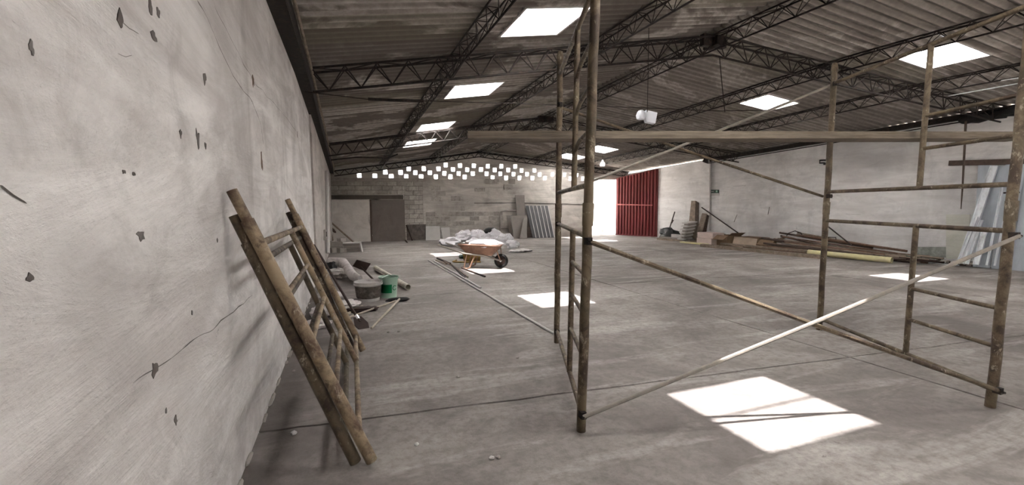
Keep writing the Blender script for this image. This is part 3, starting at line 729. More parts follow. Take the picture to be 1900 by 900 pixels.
brace(on(A2, TA2, 1.6) + o2, on(B2, TB2, 2.83) + o2, .015, 'cross_brace', M_cream); brace(on(A2, TA2, 2.52) + o2 * 1.6, on(B2, TB2, 1.57) + o2 * 1.6)
for f_, t_, zs in ((A, TA, (.13, 1.265)), (B, TB, (.14, 1.26)), (A2, TA2, (.13, 1.29, 2.52)), (B2, TB2, (.13, 1.57, 2.83))):
    for z in zs:
        p = on(f_, t_, z); MB().box(p + off * .8, (.035, .05, .045)).bar(p - off * .4, p + off * 1.9, .009, 6).build('pin_lock', M_rustdark, sc)
# plank across the rungs and the short dark one behind it
pa = plane(868, 254, (0.24, .97, 0), A + V((.33, .92, 0))); pb = plane(1893, 254, (0.24, .97, 0), A + V((.33, .92, 0)))
mid = fr_pt(0, .27, 2.02)
pz = pa
solo('scaffold_plank', MB().beam(V((pa.x, pa.y, pa.z)), V((pb.x, pb.y, pb.z)), .25, .06), M_plank, 'long weathered plank laid level across the upper scaffold rungs', 'plank')

# ================================================================== LEANING FRAMES AT THE LEFT WALL
def lean_frame(dx, dy, foot_sh, label, withsleeve, mat):
    fa = fl(690, 864) + V((dx, dy, 0)); fb = fl(674, 656) + V((dx, dy, 0)); fa.z = fb.z = .03
    ta = V((-.553, fa.y + .06, 1.58 - foot_sh)); tb2 = V((-.553, fb.y + .30, 1.56 - foot_sh))
    root = thing('scaffold_ladder', (fa + fb) / 2, label, 'scaffold frame', None)
    root.location.z = 0
    for f_, t_ in ((fa, ta), (fb, tb2)):
        K = 8
        MB().tube([f_.lerp(t_, i / K * .9) for i in range(K + 1)], [.0335 + .0025 * noise.noise(V((i * 1.7, f_.y, dx * 9))) for i in range(K + 1)], 14).build('leg', mat, root, True)
        MB().tube([f_.lerp(t_, .895), f_.lerp(t_, 1.0)], .0265, 12).build('spigot', mat, root, True)
    def pt(s, t): return fa.lerp(ta, t).lerp(fb.lerp(tb2, t), s)
    def rl(s0, t0, s1, t1, r, nm): MB().tube([pt(s0, t0), pt((s0 + s1) / 2, (t0 + t1) / 2), pt(s1, t1)], r, 10).build(nm, mat, root, True)
    rl(0, .82, 1, .82, .020, 'rail'); rl(0, .10, 1, .10, .019, 'rail')
    rl(.62, .10, .62, .82, .023, 'ladder_post')
    for t in (.28, .46, .64): rl(0, t, .62, t, .016, 'rung')
    return root
lean_frame(0, 0, 0, 'paint crusted scaffold frame leaning on the left wall, the front one', True, M_tube2)
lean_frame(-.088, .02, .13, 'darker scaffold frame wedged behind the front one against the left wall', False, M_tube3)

# ================================================================== LEFT-HAND CLUTTER
def pailbody(c, r0, r1, h, n=28): return MB().lathe([(r0 - .004, .004), (r0, 0), (r1, h), (r1 + .008, h), (r1 + .008, h - .02), (r1 + .001, h - .02)], c, n)
c0 = fl(684, 557)
pw = thing('paint_pail', c0, 'wide cloudy white pail caked with mortar beside the green bucket', 'bucket')
MB().lathe([(.0, .006), (.17, .006), (.168, .0), (.205, .30), (.218, .305), (.218, .285), (.212, .285)], c0, 30, False).build('body', M_clear, pw, True)
MB().lathe([(.175, .05), (.186, .07), (.2045, .235), (.203, .24)], c0, 30, False).build('mortar_crust', M_mud, pw, True)
MB().lathe([(.0, .262), (.19, .268), (.206, .29)], c0, 30, False).build('filling', M_clear, pw, True)
MB().lathe([(.2185, .25), (.2235, .258), (.2235, .27), (.2185, .275)], c0, 30, False).build('rim_band', M_clear, pw, True)
cg = fl(722, 551)
gb = thing('green_bucket', cg, 'pale green plastic bucket with a darker green label', 'bucket')
MB().lathe([(.0, .006), (.12, .006), (.122, 0), (.148, .335), (.16, .34), (.16, .315), (.152, .315)], cg, 30, False).build('body', M_green, gb, True)
MB().lathe([(.0, .20), (.135, .20)], cg, 30, False).build('filling', M_green, gb)
dirc = (V((EYE.x, EYE.y, 0)) - V((cg.x, cg.y, 0))).normalized(); a0_ = math.atan2(dirc.y, dirc.x)
def wrap(mb, a1, a2, z1, z2, rr, n=8):
    vs = []
    for i in range(n + 1):
        a = a1 + (a2 - a1) * i / n
        for z in (z1, z2): vs.append(cg + V((math.cos(a) * (rr + z * .0776), math.sin(a) * (rr + z * .0776), z)))
    return mb.add(vs, [(2 * i, 2 * i + 2, 2 * i + 3, 2 * i + 1) for i in range(n)])
wrap(MB(), a0_ - 1.2, a0_ + .35, .085, .225, .1235).build('label_print', M_greenlb, gb, True)
ring = MB(); ac = a0_ + .72
pts = []
for i in range(12):
    t = math.radians(40 + i * 26); a = ac + math.cos(t) * .26; z = .165 + math.sin(t) * .036; pts.append(cg + V((math.cos(a) * (.1245 + z * .0776), math.sin(a) * (.1245 + z * .0776), z)))
ring.tube(pts, .006, 5).build('round_mark', M_greenlb, gb)
MB().tube([cg + V((math.cos(a0_ + 1.57) * .158, math.sin(a0_ + 1.57) * .158, .30)), cg + dirc * -.10 + V((0, 0, .36)) , cg + dirc * -.155 + V((0, 0, .345)), cg + V((math.cos(a0_ - 1.57) * .158, math.sin(a0_ - 1.57) * .158, .30))], .005, 6).build('handle', M_steel, gb)
p0, p1 = fl(697, 497, .055), fl(757, 533, .055)
solo('plastic_pipe', MB().pipe(p0, p1, .052, 16), M_pvc, 'cream plastic pipe lying on the floor behind the green bucket', 'pipe', None, True)
# square shovel standing blade up
sf = fl(690, 530); sh = thing('shovel', sf, 'dark square-bladed shovel propped blade up behind the pails', 'shovel')
def sq(a, b): return atd(a, b, sf)
MB().prism([sq(662, 482), sq(688, 489), sq(678, 504), sq(654, 494)], V((FW.x, FW.y, 0)) * .012).build('blade', M_dkbrown, sh)
MB().tube([sq(669, 495), sq(678, 504), sq(694, 520), sf + V((.05, 0, .02))], .017, 8).build('handle', M_dkbrown, sh)
# long-handled shovel leaning from the wall
he = fl(668, 598, .05); hs = lw(583, 455, .06); hs = plane(583, 455, (1, 0, 0), (-.5, 0, 0))
hoe = thing('long_shovel', V((he.x, he.y, 0)), 'dark long-handled shovel slanting from the left wall down to the floor', 'shovel')
MB().tube([hs, hs.lerp(he, .5), he], .018, 8).build('shaft', M_dkbrown, hoe, True)
dd = (he - hs).normalized(); sd2 = dd.cross(V((0, 0, 1))).normalized()
MB().prism([he - sd2 * .05 - dd * .1, he + sd2 * .05 - dd * .1, he + sd2 * .085 + dd * .05, he + sd2 * .06 + dd * .17, he - sd2 * .06 + dd * .17, he - sd2 * .085 + dd * .05], V((0, 0, .012))).build('blade', M_dkbrown, hoe)
MB().bar(he - dd * .14, he - dd * .06, .026, 8).build('socket', M_steel, hoe)
# broom head and sticks
br = fl(742, 557, .03); brm = thing('broom', V((br.x, br.y, 0)), 'broom lying on the floor with a black bristle head', 'broom')
MB().blob(fl(738, 556, .035), (.36, .075, .07), 4, .2, .05, 16, 8).build('bristle_head', M_black, brm, True)
MB().bar(fl(735, 558, .045), fl(638, 592, .03), .014, 8).build('handle', M_woodlt, brm)
solo('wooden_stick', MB().bar(fl(741, 555, .085), fl(689, 609, .016), .016, 8, .014), M_woodlt, 'pale stick lying with one end on the black broom head', 'stick')
solo('wooden_batten', MB().beam(fl(640, 585, .02), fl(672, 568, .02), .03, .025), M_woodlt, 'short pale batten on the floor among the dirty sacks', 'batten')
for i, (px, py, d_, s_, rz_, mat, lb) in enumerate([
        (628, 515, (.30, .62, .20), 3, .9, M_sackdirty, 'dirty white roll of sacking slumped beside the left wall'),
        (607, 512, (.28, .40, .30), 8, .3, M_black, 'dark bundle crushed between the wall and the white roll'),
        (634, 572, (.50, .36, .11), 5, .2, M_sackdirty, 'flat pale sack in front of the white pail'),
        (612, 556, (.40, .34, .14), 9, .5, M_sackdirty, 'crumpled pale sack against the left wall near the pail'),
        (600, 584, (.34, .40, .12), 12, .1, M_sackdirty, 'grubby sack on the floor just behind the leaning frames'),
        (672, 578, (.42, .22, .07), 14, .1, M_dkbrown, 'dark flat rag under the shaft of the long shovel'),
        (590, 606, (.3, .3, .09), 17, .1, M_sackdirty, 'small flattened sack nearest the foot of the left wall')]):
    c_ = fl(px, py); c_.x = max(c_.x, -.6 + max(d_[0], d_[1]) / 2 + .02); c_.z = d_[2] * .42
    solo('rag_sack', MB().blob(c_, d_, s_, .35, rz_, 20, 12, 2.0), mat, lb, 'sack', None, True)
rr = fl(640, 505); 
solo('rolled_tarp', MB().tube([V((-.42, rr.y + .3, .22)), V((-.12, rr.y + .15, .20)), fl(655, 512, .14), fl(668, 516, .12)], [.10, .11, .09, .05], 12), M_sackdirty, 'pale rolled tarpaulin pointing from the left wall to the pails', 'tarpaulin', None, True)
for i, (px, py) in enumerate([(740, 616), (720, 617), (545, 806), (912, 852), (773, 826), (925, 850), (850, 700), (960, 665), (545, 690)]):
    c_ = fl(px, py); s_ = .022 if i not in (2,) else .03; c_.z = s_ * .3
    solo('rubble_chip', MB().blob(c_, (s_ * 1.5, s_ * 1.2, s_ * .8), i, .4, i, 8, 6), M_boardlt if i in (2, 3, 4) else M_concrete,
         ['crumb of rubble right of the stick end', 'crumb of rubble at the tip of the pale stick', 'white flake of plaster between wall and leaning frames', 'pale pebble nearest the lower picture edge', 'pebble right of the leaning frame foot', 'dark pebble beside the pale pebble near the lower edge', 'pebble on the open floor left of the scaffold', 'pebble on the floor left of the scaffold base', 'crumb in the wall corner behind the leaning frame'][i], 'rubble', None, True)

# ---- far left corner
q = farw(600, 470, 1.0)
for i, (a, b, c_, d_, r) in enumerate([(609, 408, 656, 449, .035), (610, 420, 640, 446, .06), (607, 398, 619, 452, .03)]):
    p = farw(a, b, .12); q2 = fl(c_, d_, r); 
    solo('leaning_pole', MB().tube([p, p.lerp(q2, .5), q2], r, 8), [M_wood, M_beamdk, M_wood][i], ['slim grey pole leaning across the far left corner', 'thick dark pole leaning low in the far left corner', 'short upright stick in the far left corner'][i], 'pole')
def lowbox(name, px, py, d_, rz_, mat, label, cat, bevel=True):
    c_ = fl(px, py); Rt = Matrix.Rotation(rz_, 3, 'Z')
    return c_, Rt
c_ = fl(628, 468); Rt = Matrix.Rotation(.1, 3, 'Z')
bx_ = thing('block_pile', c_, 'broken concrete block heap in the far left corner', 'rubble')
for i, (o_, d_) in enumerate([((0, .05, .1), (.4, .3, .2)), ((-.05, .02, .28), (.36, .22, .16)), ((.12, -.12, .07), (.2, .2, .14)), ((-.17, -.1, .08), (.16, .2, .16)), ((.1, .0, .40), (.24, .16, .1))]):
    MB().box(c_ + V(o_), d_, Matrix.Rotation(.3 * i - .3, 3, 'Z')).build('broken_block', M_concrete, bx_)
c_ = fl(654, 467)
bx_ = thing('wooden_crate', c_, 'low pale crate beside the broken blocks at the far left', 'crate')
for k in range(3): MB().box(c_ + V((0, 0, .06 + k * .085)), (.52, .36, .075)).build('slat', M_board, bx_)
MB().box(c_ + V((0, 0, .29)), (.56, .4, .025)).build('lid', M_boardlt, bx_); MB().beam(c_ + V((.29, -.22, .0)), c_ + V((.24, -.16, .30)), .05, .05).build('end_post', M_boardlt, bx_)
dp = MB(); dp.tube([lw(606.5, 318, .10), lw(607.5, 400, .10), lw(608.5, 470, .10)], .05, 8)
solo('downpipe', dp, M_boardlt, 'pale downpipe on the left wall near its far end', 'pipe', None, True)
sb = lw(598, 436, .0); s2 = thing('switch_box', sb, 'small old switch box on the left wall near its far end', 'switch')
MB().box(sb + V((.045, 0, 0)), (.09, .3, .25)).build('case', M_concrete, s2); MB().box(sb + V((.1, 0, .02)), (.03, .12, .12)).build('lever', M_stain, s2)

# ---- along the far wall
def lean_panel(name, px, mat, label, cat, th=.02, foot=.35, top=.07, group=None):
    """px: bottom-left, bottom-right, top-right, top-left in the photograph; bottom on the floor off the wall, top near it"""
    (a, b, c_, d_) = px
    pts = [farw(a[0], a[1], foot), farw(b[0], b[1], foot), farw(c_[0], c_[1], top), farw(d_[0], d_[1], top)]
    pts[0].z = max(.003, 0.003); pts[1].z = .003
    n = (pts[1] - pts[0]).cross(pts[3] - pts[0]).normalized()
    if n.dot(FW) > 0: n = -n
    return solo(name, MB().prism(pts, n * th), mat, label, cat, group), pts, n
lean_panel('plaster_board', ((790, 446), (817, 446), (816, 420), (790, 420)), M_boardlt, 'square pale board leaning on the far wall, the wider of two', 'board')
lean_panel('plaster_board', ((822, 444), (836, 444), (834, 422), (818, 423)), M_boardlt, 'narrow pale board tilted on the far wall behind the sacks', 'board', .02, .3)
lean_panel('tall_board', ((962, 441), (974, 441), (973, 362), (956, 362)), M_board, 'tallest grey board standing against the far wall', 'board', .02, .25)
lean_panel('grey_board', ((946, 441), (951, 441), (946, 400), (940, 400)), M_board, 'narrow grey board leaning at the left of the tall board', 'board', .03, .35)
lean_panel('grey_board', ((953, 441), (978, 441), (978, 400), (947, 400)), M_board, 'wide grey board leaning across the foot of the tall board', 'board', .02, .55, .30)
lean_panel('grey_board', ((964, 441), (975, 441), (979, 404), (972, 404)), m_simple('darker_board', (.24, .22, .20), .12, 3, .85), 'slim darker grey board tilted before the wide grey board', 'board', .02, .75, .42)
o_, pts, n = lean_panel('ribbed_sheet', ((988, 441), (1029, 441), (1017, 382), (975, 382)), m_simple('dark_grey_sheet', (.085, .083, .085), .15, 3, .5, .2), 'dark ribbed metal sheet with pale stripes leaning on the far wall', 'metal sheet', .02, .45)
for k in range(6):
    t0 = (k + .80) / 6.0; t1 = t0 + .033
    q = [pts[0].lerp(pts[1], t0), pts[0].lerp(pts[1], t1), pts[3].lerp(pts[2], t1), pts[3].lerp(pts[2], t0)]
    mb = MB().prism([p + n * .02 for p in q], n * .016); ob = mb.build('pale_rib', M_boardlt, o_)
bk = fl(911, 440) ; bk = farw(911, 432, 2.2); bk.z = 0
bt_ = thing('black_bin', bk, 'black rounded bin standing behind the heap of white sacks', 'bin')
MB().lathe([(.22, 0), (.27, .30), (.27, .48), (.22, .56), (.10, .60), (.0, .605)], bk, 20).build('body', M_black, bt_, True); MB().lathe([(.275, .44), (.29, .45), (.29, .48), (.275, .49)], bk, 20, False).build('rim', M_black, bt_, True)
solo('charred_stick', MB().bar(farw(754, 418, .1), farw(765, 446, .5), .03, 6), M_dkbrown, 'dark stick leaning in the sooty corner beside the grey doorway', 'stick')
solo('charred_stick', MB().bar(farw(752, 446, .9), farw(757, 452, 1.2), .03, 6), M_dkbrown, 'short dark stick lying before the grey doorway', 'stick')
# white sacks heaped behind the wheelbarrow
SKP = [(836, 452, .75, .34, 'flattest white sack at the left end of the heap'), (860, 446, .62, .50, 'white sack second from the left in the heap, folded over'), (872, 459, .50, .30, 'small white sack slumped in front at the left of the heap'),
       (886, 446, .62, .52, 'plump white sack left of the middle of the heap'), (905, 447, .55, .40, 'white sack in the middle of the heap before the black bin'), (918, 446, .62, .55, 'tall white sack right of the black bin'), (936, 449, .62, .42, 'white sack near the right end of the heap'),
       (951, 455, .42, .28, 'last white sack at the right end of the heap'), (880, 455, .52, .36, 'white sack low at the front of the heap'), (899, 455, .5, .36, 'white sack just behind the barrow handles')]
for i, (px, py, wd_, h_, lb) in enumerate(SKP):
    c_ = fl(px, py + 5); c_.z = h_ * .42
    solo('white_sack', MB().blob(c_, (wd_, wd_ * .62, h_), i * 3 + 2, .42, -.33 + .4 * (i % 3 - 1), 22, 14, 1.9), M_sack, lb, 'sack', 'white sacks heaped behind the wheelbarrow', True)
solo('dark_cloth', MB().blob(fl(966, 465, .03), (.7, .5, .09), 5, .4, .1, 16, 8), M_sackdirty, 'grubby flat cloth on the floor right of the white sacks', 'cloth', None, True)
# wheelbarrow
W0 = fl(930, 497); hd = Matrix.Rotation(psi - .16, 3, 'Z')
def wp(x, y, z): return W0 + hd @ V((x, y, z))
wbw = thing('wheelbarrow', W0, 'rusty orange wheelbarrow loaded with a white sack in the middle of the floor', 'wheelbarrow')
tray = MB(); to = [(-.98, .25, .57), (-.98, -.25, .57), (.02, -.30, .54), (.02, .30, .54)]; bo = [(-.80, .19, .35), (-.80, -.19, .35), (-.20, -.20, .30), (-.20, .20, .30)]
T_ = [wp(*p) for p in to]; Bo = [wp(*p) for p in bo]; Ti = [wp(p[0] * .985 - .005, p[1] * .96, p[2]) for p in to]; Bi = [wp(p[0], p[1] * .96, p[2] + .012) for p in bo]
tray.add(T_ + Bo + Ti + Bi, [(0, 4, 5, 1), (1, 5, 6, 2), (2, 6, 7, 3), (3, 7, 4, 0), (4, 7, 6, 5), (8, 9, 13, 12), (9, 10, 14, 13), (10, 11, 15, 14), (11, 8, 12, 15), (12, 13, 14, 15), (0, 1, 9, 8), (1, 2, 10, 9), (2, 3, 11, 10), (3, 0, 8, 11)])
tr_ = tray.build('tray', M_orange, wbw)
MB().tube(T_ + [T_[0]], .016, 6).build('rim', M_orange, tr_)
for s_ in (-1, 1):
    MB().tube([wp(.03, s_ * .07, .17), wp(-.35, s_ * .20, .30), wp(-.85, s_ * .25, .36), wp(-1.2, s_ * .29, .48), wp(-1.45, s_ * .30, .56)], .02, 8).build('handle', M_cream, wbw, True)
    MB().tube([wp(-.78, s_ * .22, .35), wp(-.84, s_ * .25, .03), wp(-.78, s_ * .26, .0), wp(-.70, s_ * .25, .03), wp(-.58, s_ * .21, .32)], .017, 8).build('leg', M_orange, wbw, True)
    MB().bar(wp(.0, s_ * .08, .17), wp(-.06, s_ * .27, .45), .012, 6).build('brace', M_orange, wbw)
tw = MB(); n1_, n2_ = 24, 8; vs_ = []; fs_ = []
for i in range(n1_):
    a = 2 * PI * i / n1_
    for j in range(n2_):
        b = 2 * PI * j / n2_; r = .13 + .038 * math.cos(b); vs_.append(wp(r * math.cos(a), .04 * math.sin(b), .168 + r * math.sin(a)))
for i in range(n1_):
    for j in range(n2_): fs_.append((i * n2_ + j, ((i + 1) % n1_) * n2_ + j, ((i + 1) % n1_) * n2_ + (j + 1) % n2_, i * n2_ + (j + 1) % n2_))
wh = tw.add(vs_, fs_).build('tyre', M_tyre, wbw, True); MB().bar(wp(0, -.028, .168), wp(0, .028, .168),   .098, 16).build('wheel_rim', M_dkbrown, wh); MB().bar(wp(0, -.1, .168), wp(0, .1, .168), .018, 8).build('axle', M_steel, wh)
solo('loaded_sack', MB().blob(wp(-.46, 0, .57), (.90, .46, .20), 21, .4, psi - .16, 22, 12, 2.0), M_sack, 'white sack sagging over the tray of the wheelbarrow', 'sack', None, True)
# ochre tub behind the barrow
oc = fl(876, 485); ot = thing('ochre_tub', oc, 'cut-open ochre plastic drum lying beside the wheelbarrow', 'tub')
Rt = Matrix.Rotation(psi, 3, 'Z')
def op(x, y, z): return oc + Rt @ V((x, y, z))
t2 = MB(); n = 14; pr_ = []
for s_, r in ((-.22, .15), (-.2, .17), (.2, .17), (.22, .15)):
    pr_.append([op(s_, math.cos(PI + PI * i / n * 1.0) * r * 1.1, .20 - abs(math.sin(PI * i / n)) * r * 1.15) for i in range(n + 1)])
vs_ = sum(pr_, []); m = n + 1; fs_ = [(k * m + i, k * m + i + 1, (k + 1) * m + i + 1, (k + 1) * m + i) for k in range(3) for i in range(n)] + [tuple(range(m)), tuple(range(3 * m, 4 * m))[::-1]]
t2.add(vs_, fs_).build('shell', M_ochre, ot); MB().beam(op(-.23, -.18, .205), op(.23, -.18, .205), .03, .03).beam(op(-.23, .18, .205), op(.23, .18, .205), .03, .03).build('rim', M_ochre, ot)
MB().blob(op(-.27, .02, .12), (.16, .2, .12), 3, .2).build('spout', M_dkgreen, ot, True)
solo('ochre_tray', MB().tube([op(.25, -.28, .02), op(-.3, -.30, .02), op(-.48, -.2, .025), op(-.42, .05, .03)], .022, 6), M_ochre, 'bent ochre strip on the floor in front of the ochre drum', 'strip', None, True)
# rods on the open floor
def rod(a, b, r, mat, lb, name='rod', z=0.0): solo(name, MB().bar(fl(a[0], a[1], r + z), fl(b[0], b[1], r + z), r, 8), mat, lb, 'rod')
rod((795, 483), (1028, 619), .016, M_boardlt, 'longest pale tube running from the far rods to the scaffold foot', 'metal_tube')
rod((805, 484), (892, 534), .016, M_boardlt, 'pale tube lying close beside the longest tube', 'metal_tube')
rod((811, 479), (836, 489), .024, M_dkbrown, 'short dark rod at the far end of the floor rods')
rod((834, 487), (868, 514), .018, M_wood, 'grey rod in the middle of the small heap on the floor')
rod((838, 491), (862, 515), .02, M_dkbrown, 'dark rod with its end beside the grey rod')
rod((856, 497), (900, 513), .018, M_dkbrown, 'dark rod lying furthest right on the open floor')
rod((809, 483), (828, 490), .02, M_wood, 'short grey rod beside the short dark rod', z=.02)
rod((818, 482), (845, 496), .016, M_wood, 'thin grey rod between the tubes and the heap')

# ================================================================== RIGHT-HAND CLUTTER
# boards standing by the gate
def lean_r(name, px, mat, label, cat, th, foot, top):
    (a, b, c_, d_) = px
    pts = [rw(*a, foot), rw(*b, foot), rw(*c_, top), rw(*d_, top)]; pts[0].z = pts[1].z = .004
    n = (pts[1] - pts[0]).cross(pts[3] - pts[0]).normalized()
    if n.dot(RN) > 0: n = -n
    return solo(name, MB().prism(pts, n * th), mat, label, cat), pts, n
lean_r('leaning_plank', ((1276, 432), (1290, 432), (1292, 373), (1284, 373)), M_wood, 'tall grey plank propped upright on the right wall, front one', 'plank', .04, .55, .12)
lean_r('leaning_plank', ((1288, 432), (1297, 432), (1297, 376), (1292, 373)), m_simple('dark_wood', (.15, .12, .095), .3, 8, .85), 'darker plank standing close behind the tall grey plank', 'plank', .04, .30, .05)
lean_r('leaning_plank', ((1289, 431), (1299, 431), (1312, 397), (1304, 396)), M_wood, 'short grey plank slanting right beside the tall planks', 'plank', .04, .60, .2)
lean_r('leaning_plank', ((1300, 430), (1308, 430), (1316, 400), (1312, 398)), M_beamdk, 'dark narrow plank behind the slanting grey plank', 'plank', .04, .35, .1)
for i in range(6):                            # stepped stack of pale tiles
    c_ = rw(1275 + (i - 2.5) * 1.7 , 430, .75); c_.z = .14 + i * .125
    c_ = c_ + V((0, 0, 0))
    mb = MB(); Rt = Matrix.Rotation(-.08, 3, 'Z') @ Matrix.Rotation(-.12, 3, 'Y')
    mb.box(c_, (.42, .36, .045), Rt)
    o_ = solo('roof_tile', mb, M_boardlt, 'pale tile in the stepped stack before the tall planks, %s' % ['lowest', 'second from below', 'third from below', 'third from the top', 'second from the top', 'topmost'][i], 'tile', 'pale tiles in a stepped stack')
    MB().box(c_ + V((.02, 0, -.065)), (.32, .28, .075), Rt).build('spacer', M_board, o_)
c_ = rw(1242, 438, .55); c_.z = .21
solo('black_bag', MB().blob(c_, (.42, .85, .50), 11, .4, .1, 20, 12, 1.8), M_black, 'black plastic bag slumped at the foot of the right wall near the gate', 'bag', None, True)
bs = thing('broom', rw(1243, 430, .4), 'thin dark broom leaning on the right wall above the black bag', 'broom')
MB().bar(rw(1241, 428, .4), rw(1252, 393, .05), .022, 6).build('handle', M_dkbrown, bs); MB().bar(rw(1246, 414, .25), rw(1249, 408, .2), .03, 6).build('grip', M_dkbrown, bs)
def lyb(name, a, b, wd_, ht, z, mat, lb, cat='board'):
    p, q = fl(a[0], a[1], z + ht / 2), fl(b[0], b[1], z + ht / 2); return solo(name, MB().beam(p, q, wd_, ht), mat, lb, cat)
def lyw(name, x0, x1, off_, wd_, ht, z, mat, lb, cat='board'):
    p, q = rw(x0, 440, off_), rw(x1, 440, off_); p.z = q.z = z + ht / 2; return solo(name, MB().beam(p, q, wd_, ht), mat, lb, cat)
lyw('low_board', 1224, 1288, .75, .30, .07, .0, M_wood, 'low grey board on the floor beside the gate')
lyw('low_board', 1228, 1286, .70, .30, .06, .085, M_board, 'grey board lying on top of the low grey board by the gate')
lyw('concrete_post', 1248, 1272, .80, .15, .12, .155, M_boardlt, 'short pale concrete post on the boards beside the black bag', 'post')
lyb('thin_plank', (1210, 440), (1268, 450), .10, .03, .0, M_board, 'thin plank on the floor reaching towards the red gate', 'plank')
def cbox(name, px, off, d_, rz_, mat, lb, flaps=0, z=0.0):
    c_ = rw(px, 450, off); Rt = Matrix.Rotation(rz_, 3, 'Z'); c_.z = z
    root = thing(name, c_, lb, 'box'); x, y, h = d_; t = .012
    for (o_, s_) in (((0, -y / 2, h / 2), (x, t, h)), ((0, y / 2, h / 2), (x, t, h)), ((-x / 2, 0, h / 2), (t, y, h)), ((x / 2, 0, h / 2), (t, y, h))):
        MB().box(c_ + Rt @ V(o_), s_, Rt).build('side', mat, root)
    MB().box(c_ + V((0, 0, t)), (x, y, t), Rt).build('base', mat, root)
    if flaps:
        F1 = Matrix.Rotation(.9, 3, 'Y'); F2 = Matrix.Rotation(-.5, 3, 'X')
        MB().box(c_ + Rt @ V((-x / 2 - .10, 0, h - .07)), (.26, y, .008), Rt @ Matrix.Rotation(-.6, 3, 'Y')).build('flap', mat, root)
        MB().box(c_ + Rt @ V((0, -y / 2 - .09, h + .05)), (x, .24, .008), Rt @ Matrix.Rotation(-.5, 3, 'X')).build('flap', mat, root)
    else: MB().box(c_ + V((0, 0, h)), (x + .01, y + .01, t), Rt).build('lid', mat, root)
    return root
cbox('pale_carton', 1317, .60, (.5, .82, .20), -.1, M_cardpink, 'pinkish pale carton, lower of the stacked pair at the right wall')
cbox('pale_carton', 1318, .60, (.5, .78, .20), -.02, M_cardpink, 'pinkish pale carton, upper of the stacked pair at the right wall', z=.216)
cbox('brown_carton', 1351, .48, (.55, .62, .36), -.1, M_card, 'brown open carton right of the pale carton pair', flaps=1)
cbox('brown_carton', 1398, .36, (.5, .8, .34), .05, M_card, 'long brown carton behind the leaning cardboard sheet', flaps=0)
cbox('brown_carton', 1430, .45, (.45, .45, .30), .25, M_card, 'squat brown carton at the end of the pipe pile', flaps=1)
cbox('grey_crate', 1327, .30, (.45, .5, .36), 0, M_board, 'grey crate against the right wall behind the pale cartons')
pc = [rw(1358, 450, .92), rw(1401, 450, .92), rw(1405, 450, .66), rw(1362, 450, .66)]
for q_, z_ in zip(pc, (.01, .01, .32, .34)): q_.z = z_
solo('cardboard_sheet', MB().prism(pc, RN * .012), M_cardlt, 'flat tan cardboard sheet tilted against the brown carton', 'cardboard')
solo('leaning_pole', MB().bar(rw(1302, 385, .06), rw(1372, 434, .45), .022, 8), M_dkbrown, 'thin dark pole slanting down the right wall to the cartons', 'pole')
# timber and pipes along the wall foot
lyb('timber_beam', (1302, 455), (1524, 477), .14, .10, .0, M_wood, 'long grey timber lying in front of the cartons and pipes', 'timber')
lyb('timber_beam', (1340, 452), (1518, 468), .2, .06, .06, M_wood, 'grey timber lying behind the long front timber', 'timber')
p, q = fl(1296, 452, .06), fl(1264, 449, .06)
solo('yellow_strip', MB().beam(q, fl(1312, 453.5, .06), .16, .05), M_yellow, 'short pale yellow strip on the floor before the pale cartons', 'strip')
solo('yellow_pipe', MB().pipe(fl(1500, 468, .10), fl(1655, 483, .075), .075, 18, .008), M_yellow, 'fat yellow plastic pipe lying at the front of the pipe pile', 'pipe', None, True)
def along(ya, yb, off, z): return V((xW(ya) - off, ya, z)), V((xW(yb) - off, yb, z))
PL = random.Random(4)
DESC = ['grey', 'brown', 'dark', 'pale', 'rusty']
PM = [M_wood, M_beamdk, M_dkbrown, M_boardlt, m_simple('rusty_pipe', (.16, .095, .065), .35, 8, .75, .2)]
ORD = ['front lowest', 'front second', 'front third', 'second row lowest', 'second row next', 'middle low', 'middle', 'middle high', 'rear low', 'rear middle', 'rear high', 'topmost near', 'topmost far', 'wall side low', 'wall side high', 'upper crossing', 'rear crossing', 'outermost']
for i in range(30):
    r = PL.uniform(.018, .034); t_ = (i % 10) / 9.0; lay = i // 10
    o1 = .95 - .75 * t_ + PL.uniform(-.05, .05); o0 = .90 - .70 * t_ + PL.uniform(-.06, .06)
    zf = r + .004 + (.16 + .36 * t_) * lay / 2 + PL.uniform(0, .05); zn = r + .004 + (.06 + .16 * t_) * lay / 2 + PL.uniform(0, .03) * (lay > 0)
    a = V((xW(7.3) - o0, 7.3 + PL.uniform(-.7, 1.6) + lay * .35, zn)); yb = 11.1 + PL.uniform(-.5, .7) - lay * .2
    b = V((xW(yb) - o1, yb, zf))
    k = PL.choice((0, 1, 2, 3, 4, 0, 4)); row = ['bottom', 'middle', 'top'][lay]
    pos = ['outermost', 'second from outside', 'third from outside', 'fourth from outside', 'fifth from outside', 'fifth from the wall', 'fourth from the wall', 'third from the wall', 'second from the wall', 'nearest the wall'][i % 10]
    solo('scrap_pipe', MB().bar(a, b, r, 8), PM[k], '%s scrap pipe in the long pile, %s layer, %s' % (DESC[k], row, pos), 'pipe', 'scrap pipes piled along the right wall')
for i in range(8):
    off_ = .18 + i * .055; a, b = along(6.5 + PL.uniform(-.15, .5), 9.2 + PL.uniform(0, .6), off_, .03 + (i % 3) * .03)
    solo('thin_bar', MB().bar(a, b, .013, 6), M_dkbrown if i % 2 else M_steel, '%s thin bar at the near end of the pipe pile, %s from the wall' % ('dark' if i % 2 else 'grey', ['nearest', 'second', 'third', 'fourth', 'fifth', 'sixth', 'seventh', 'furthest'][i]), 'bar', 'thin bars at the near end of the pipe pile')
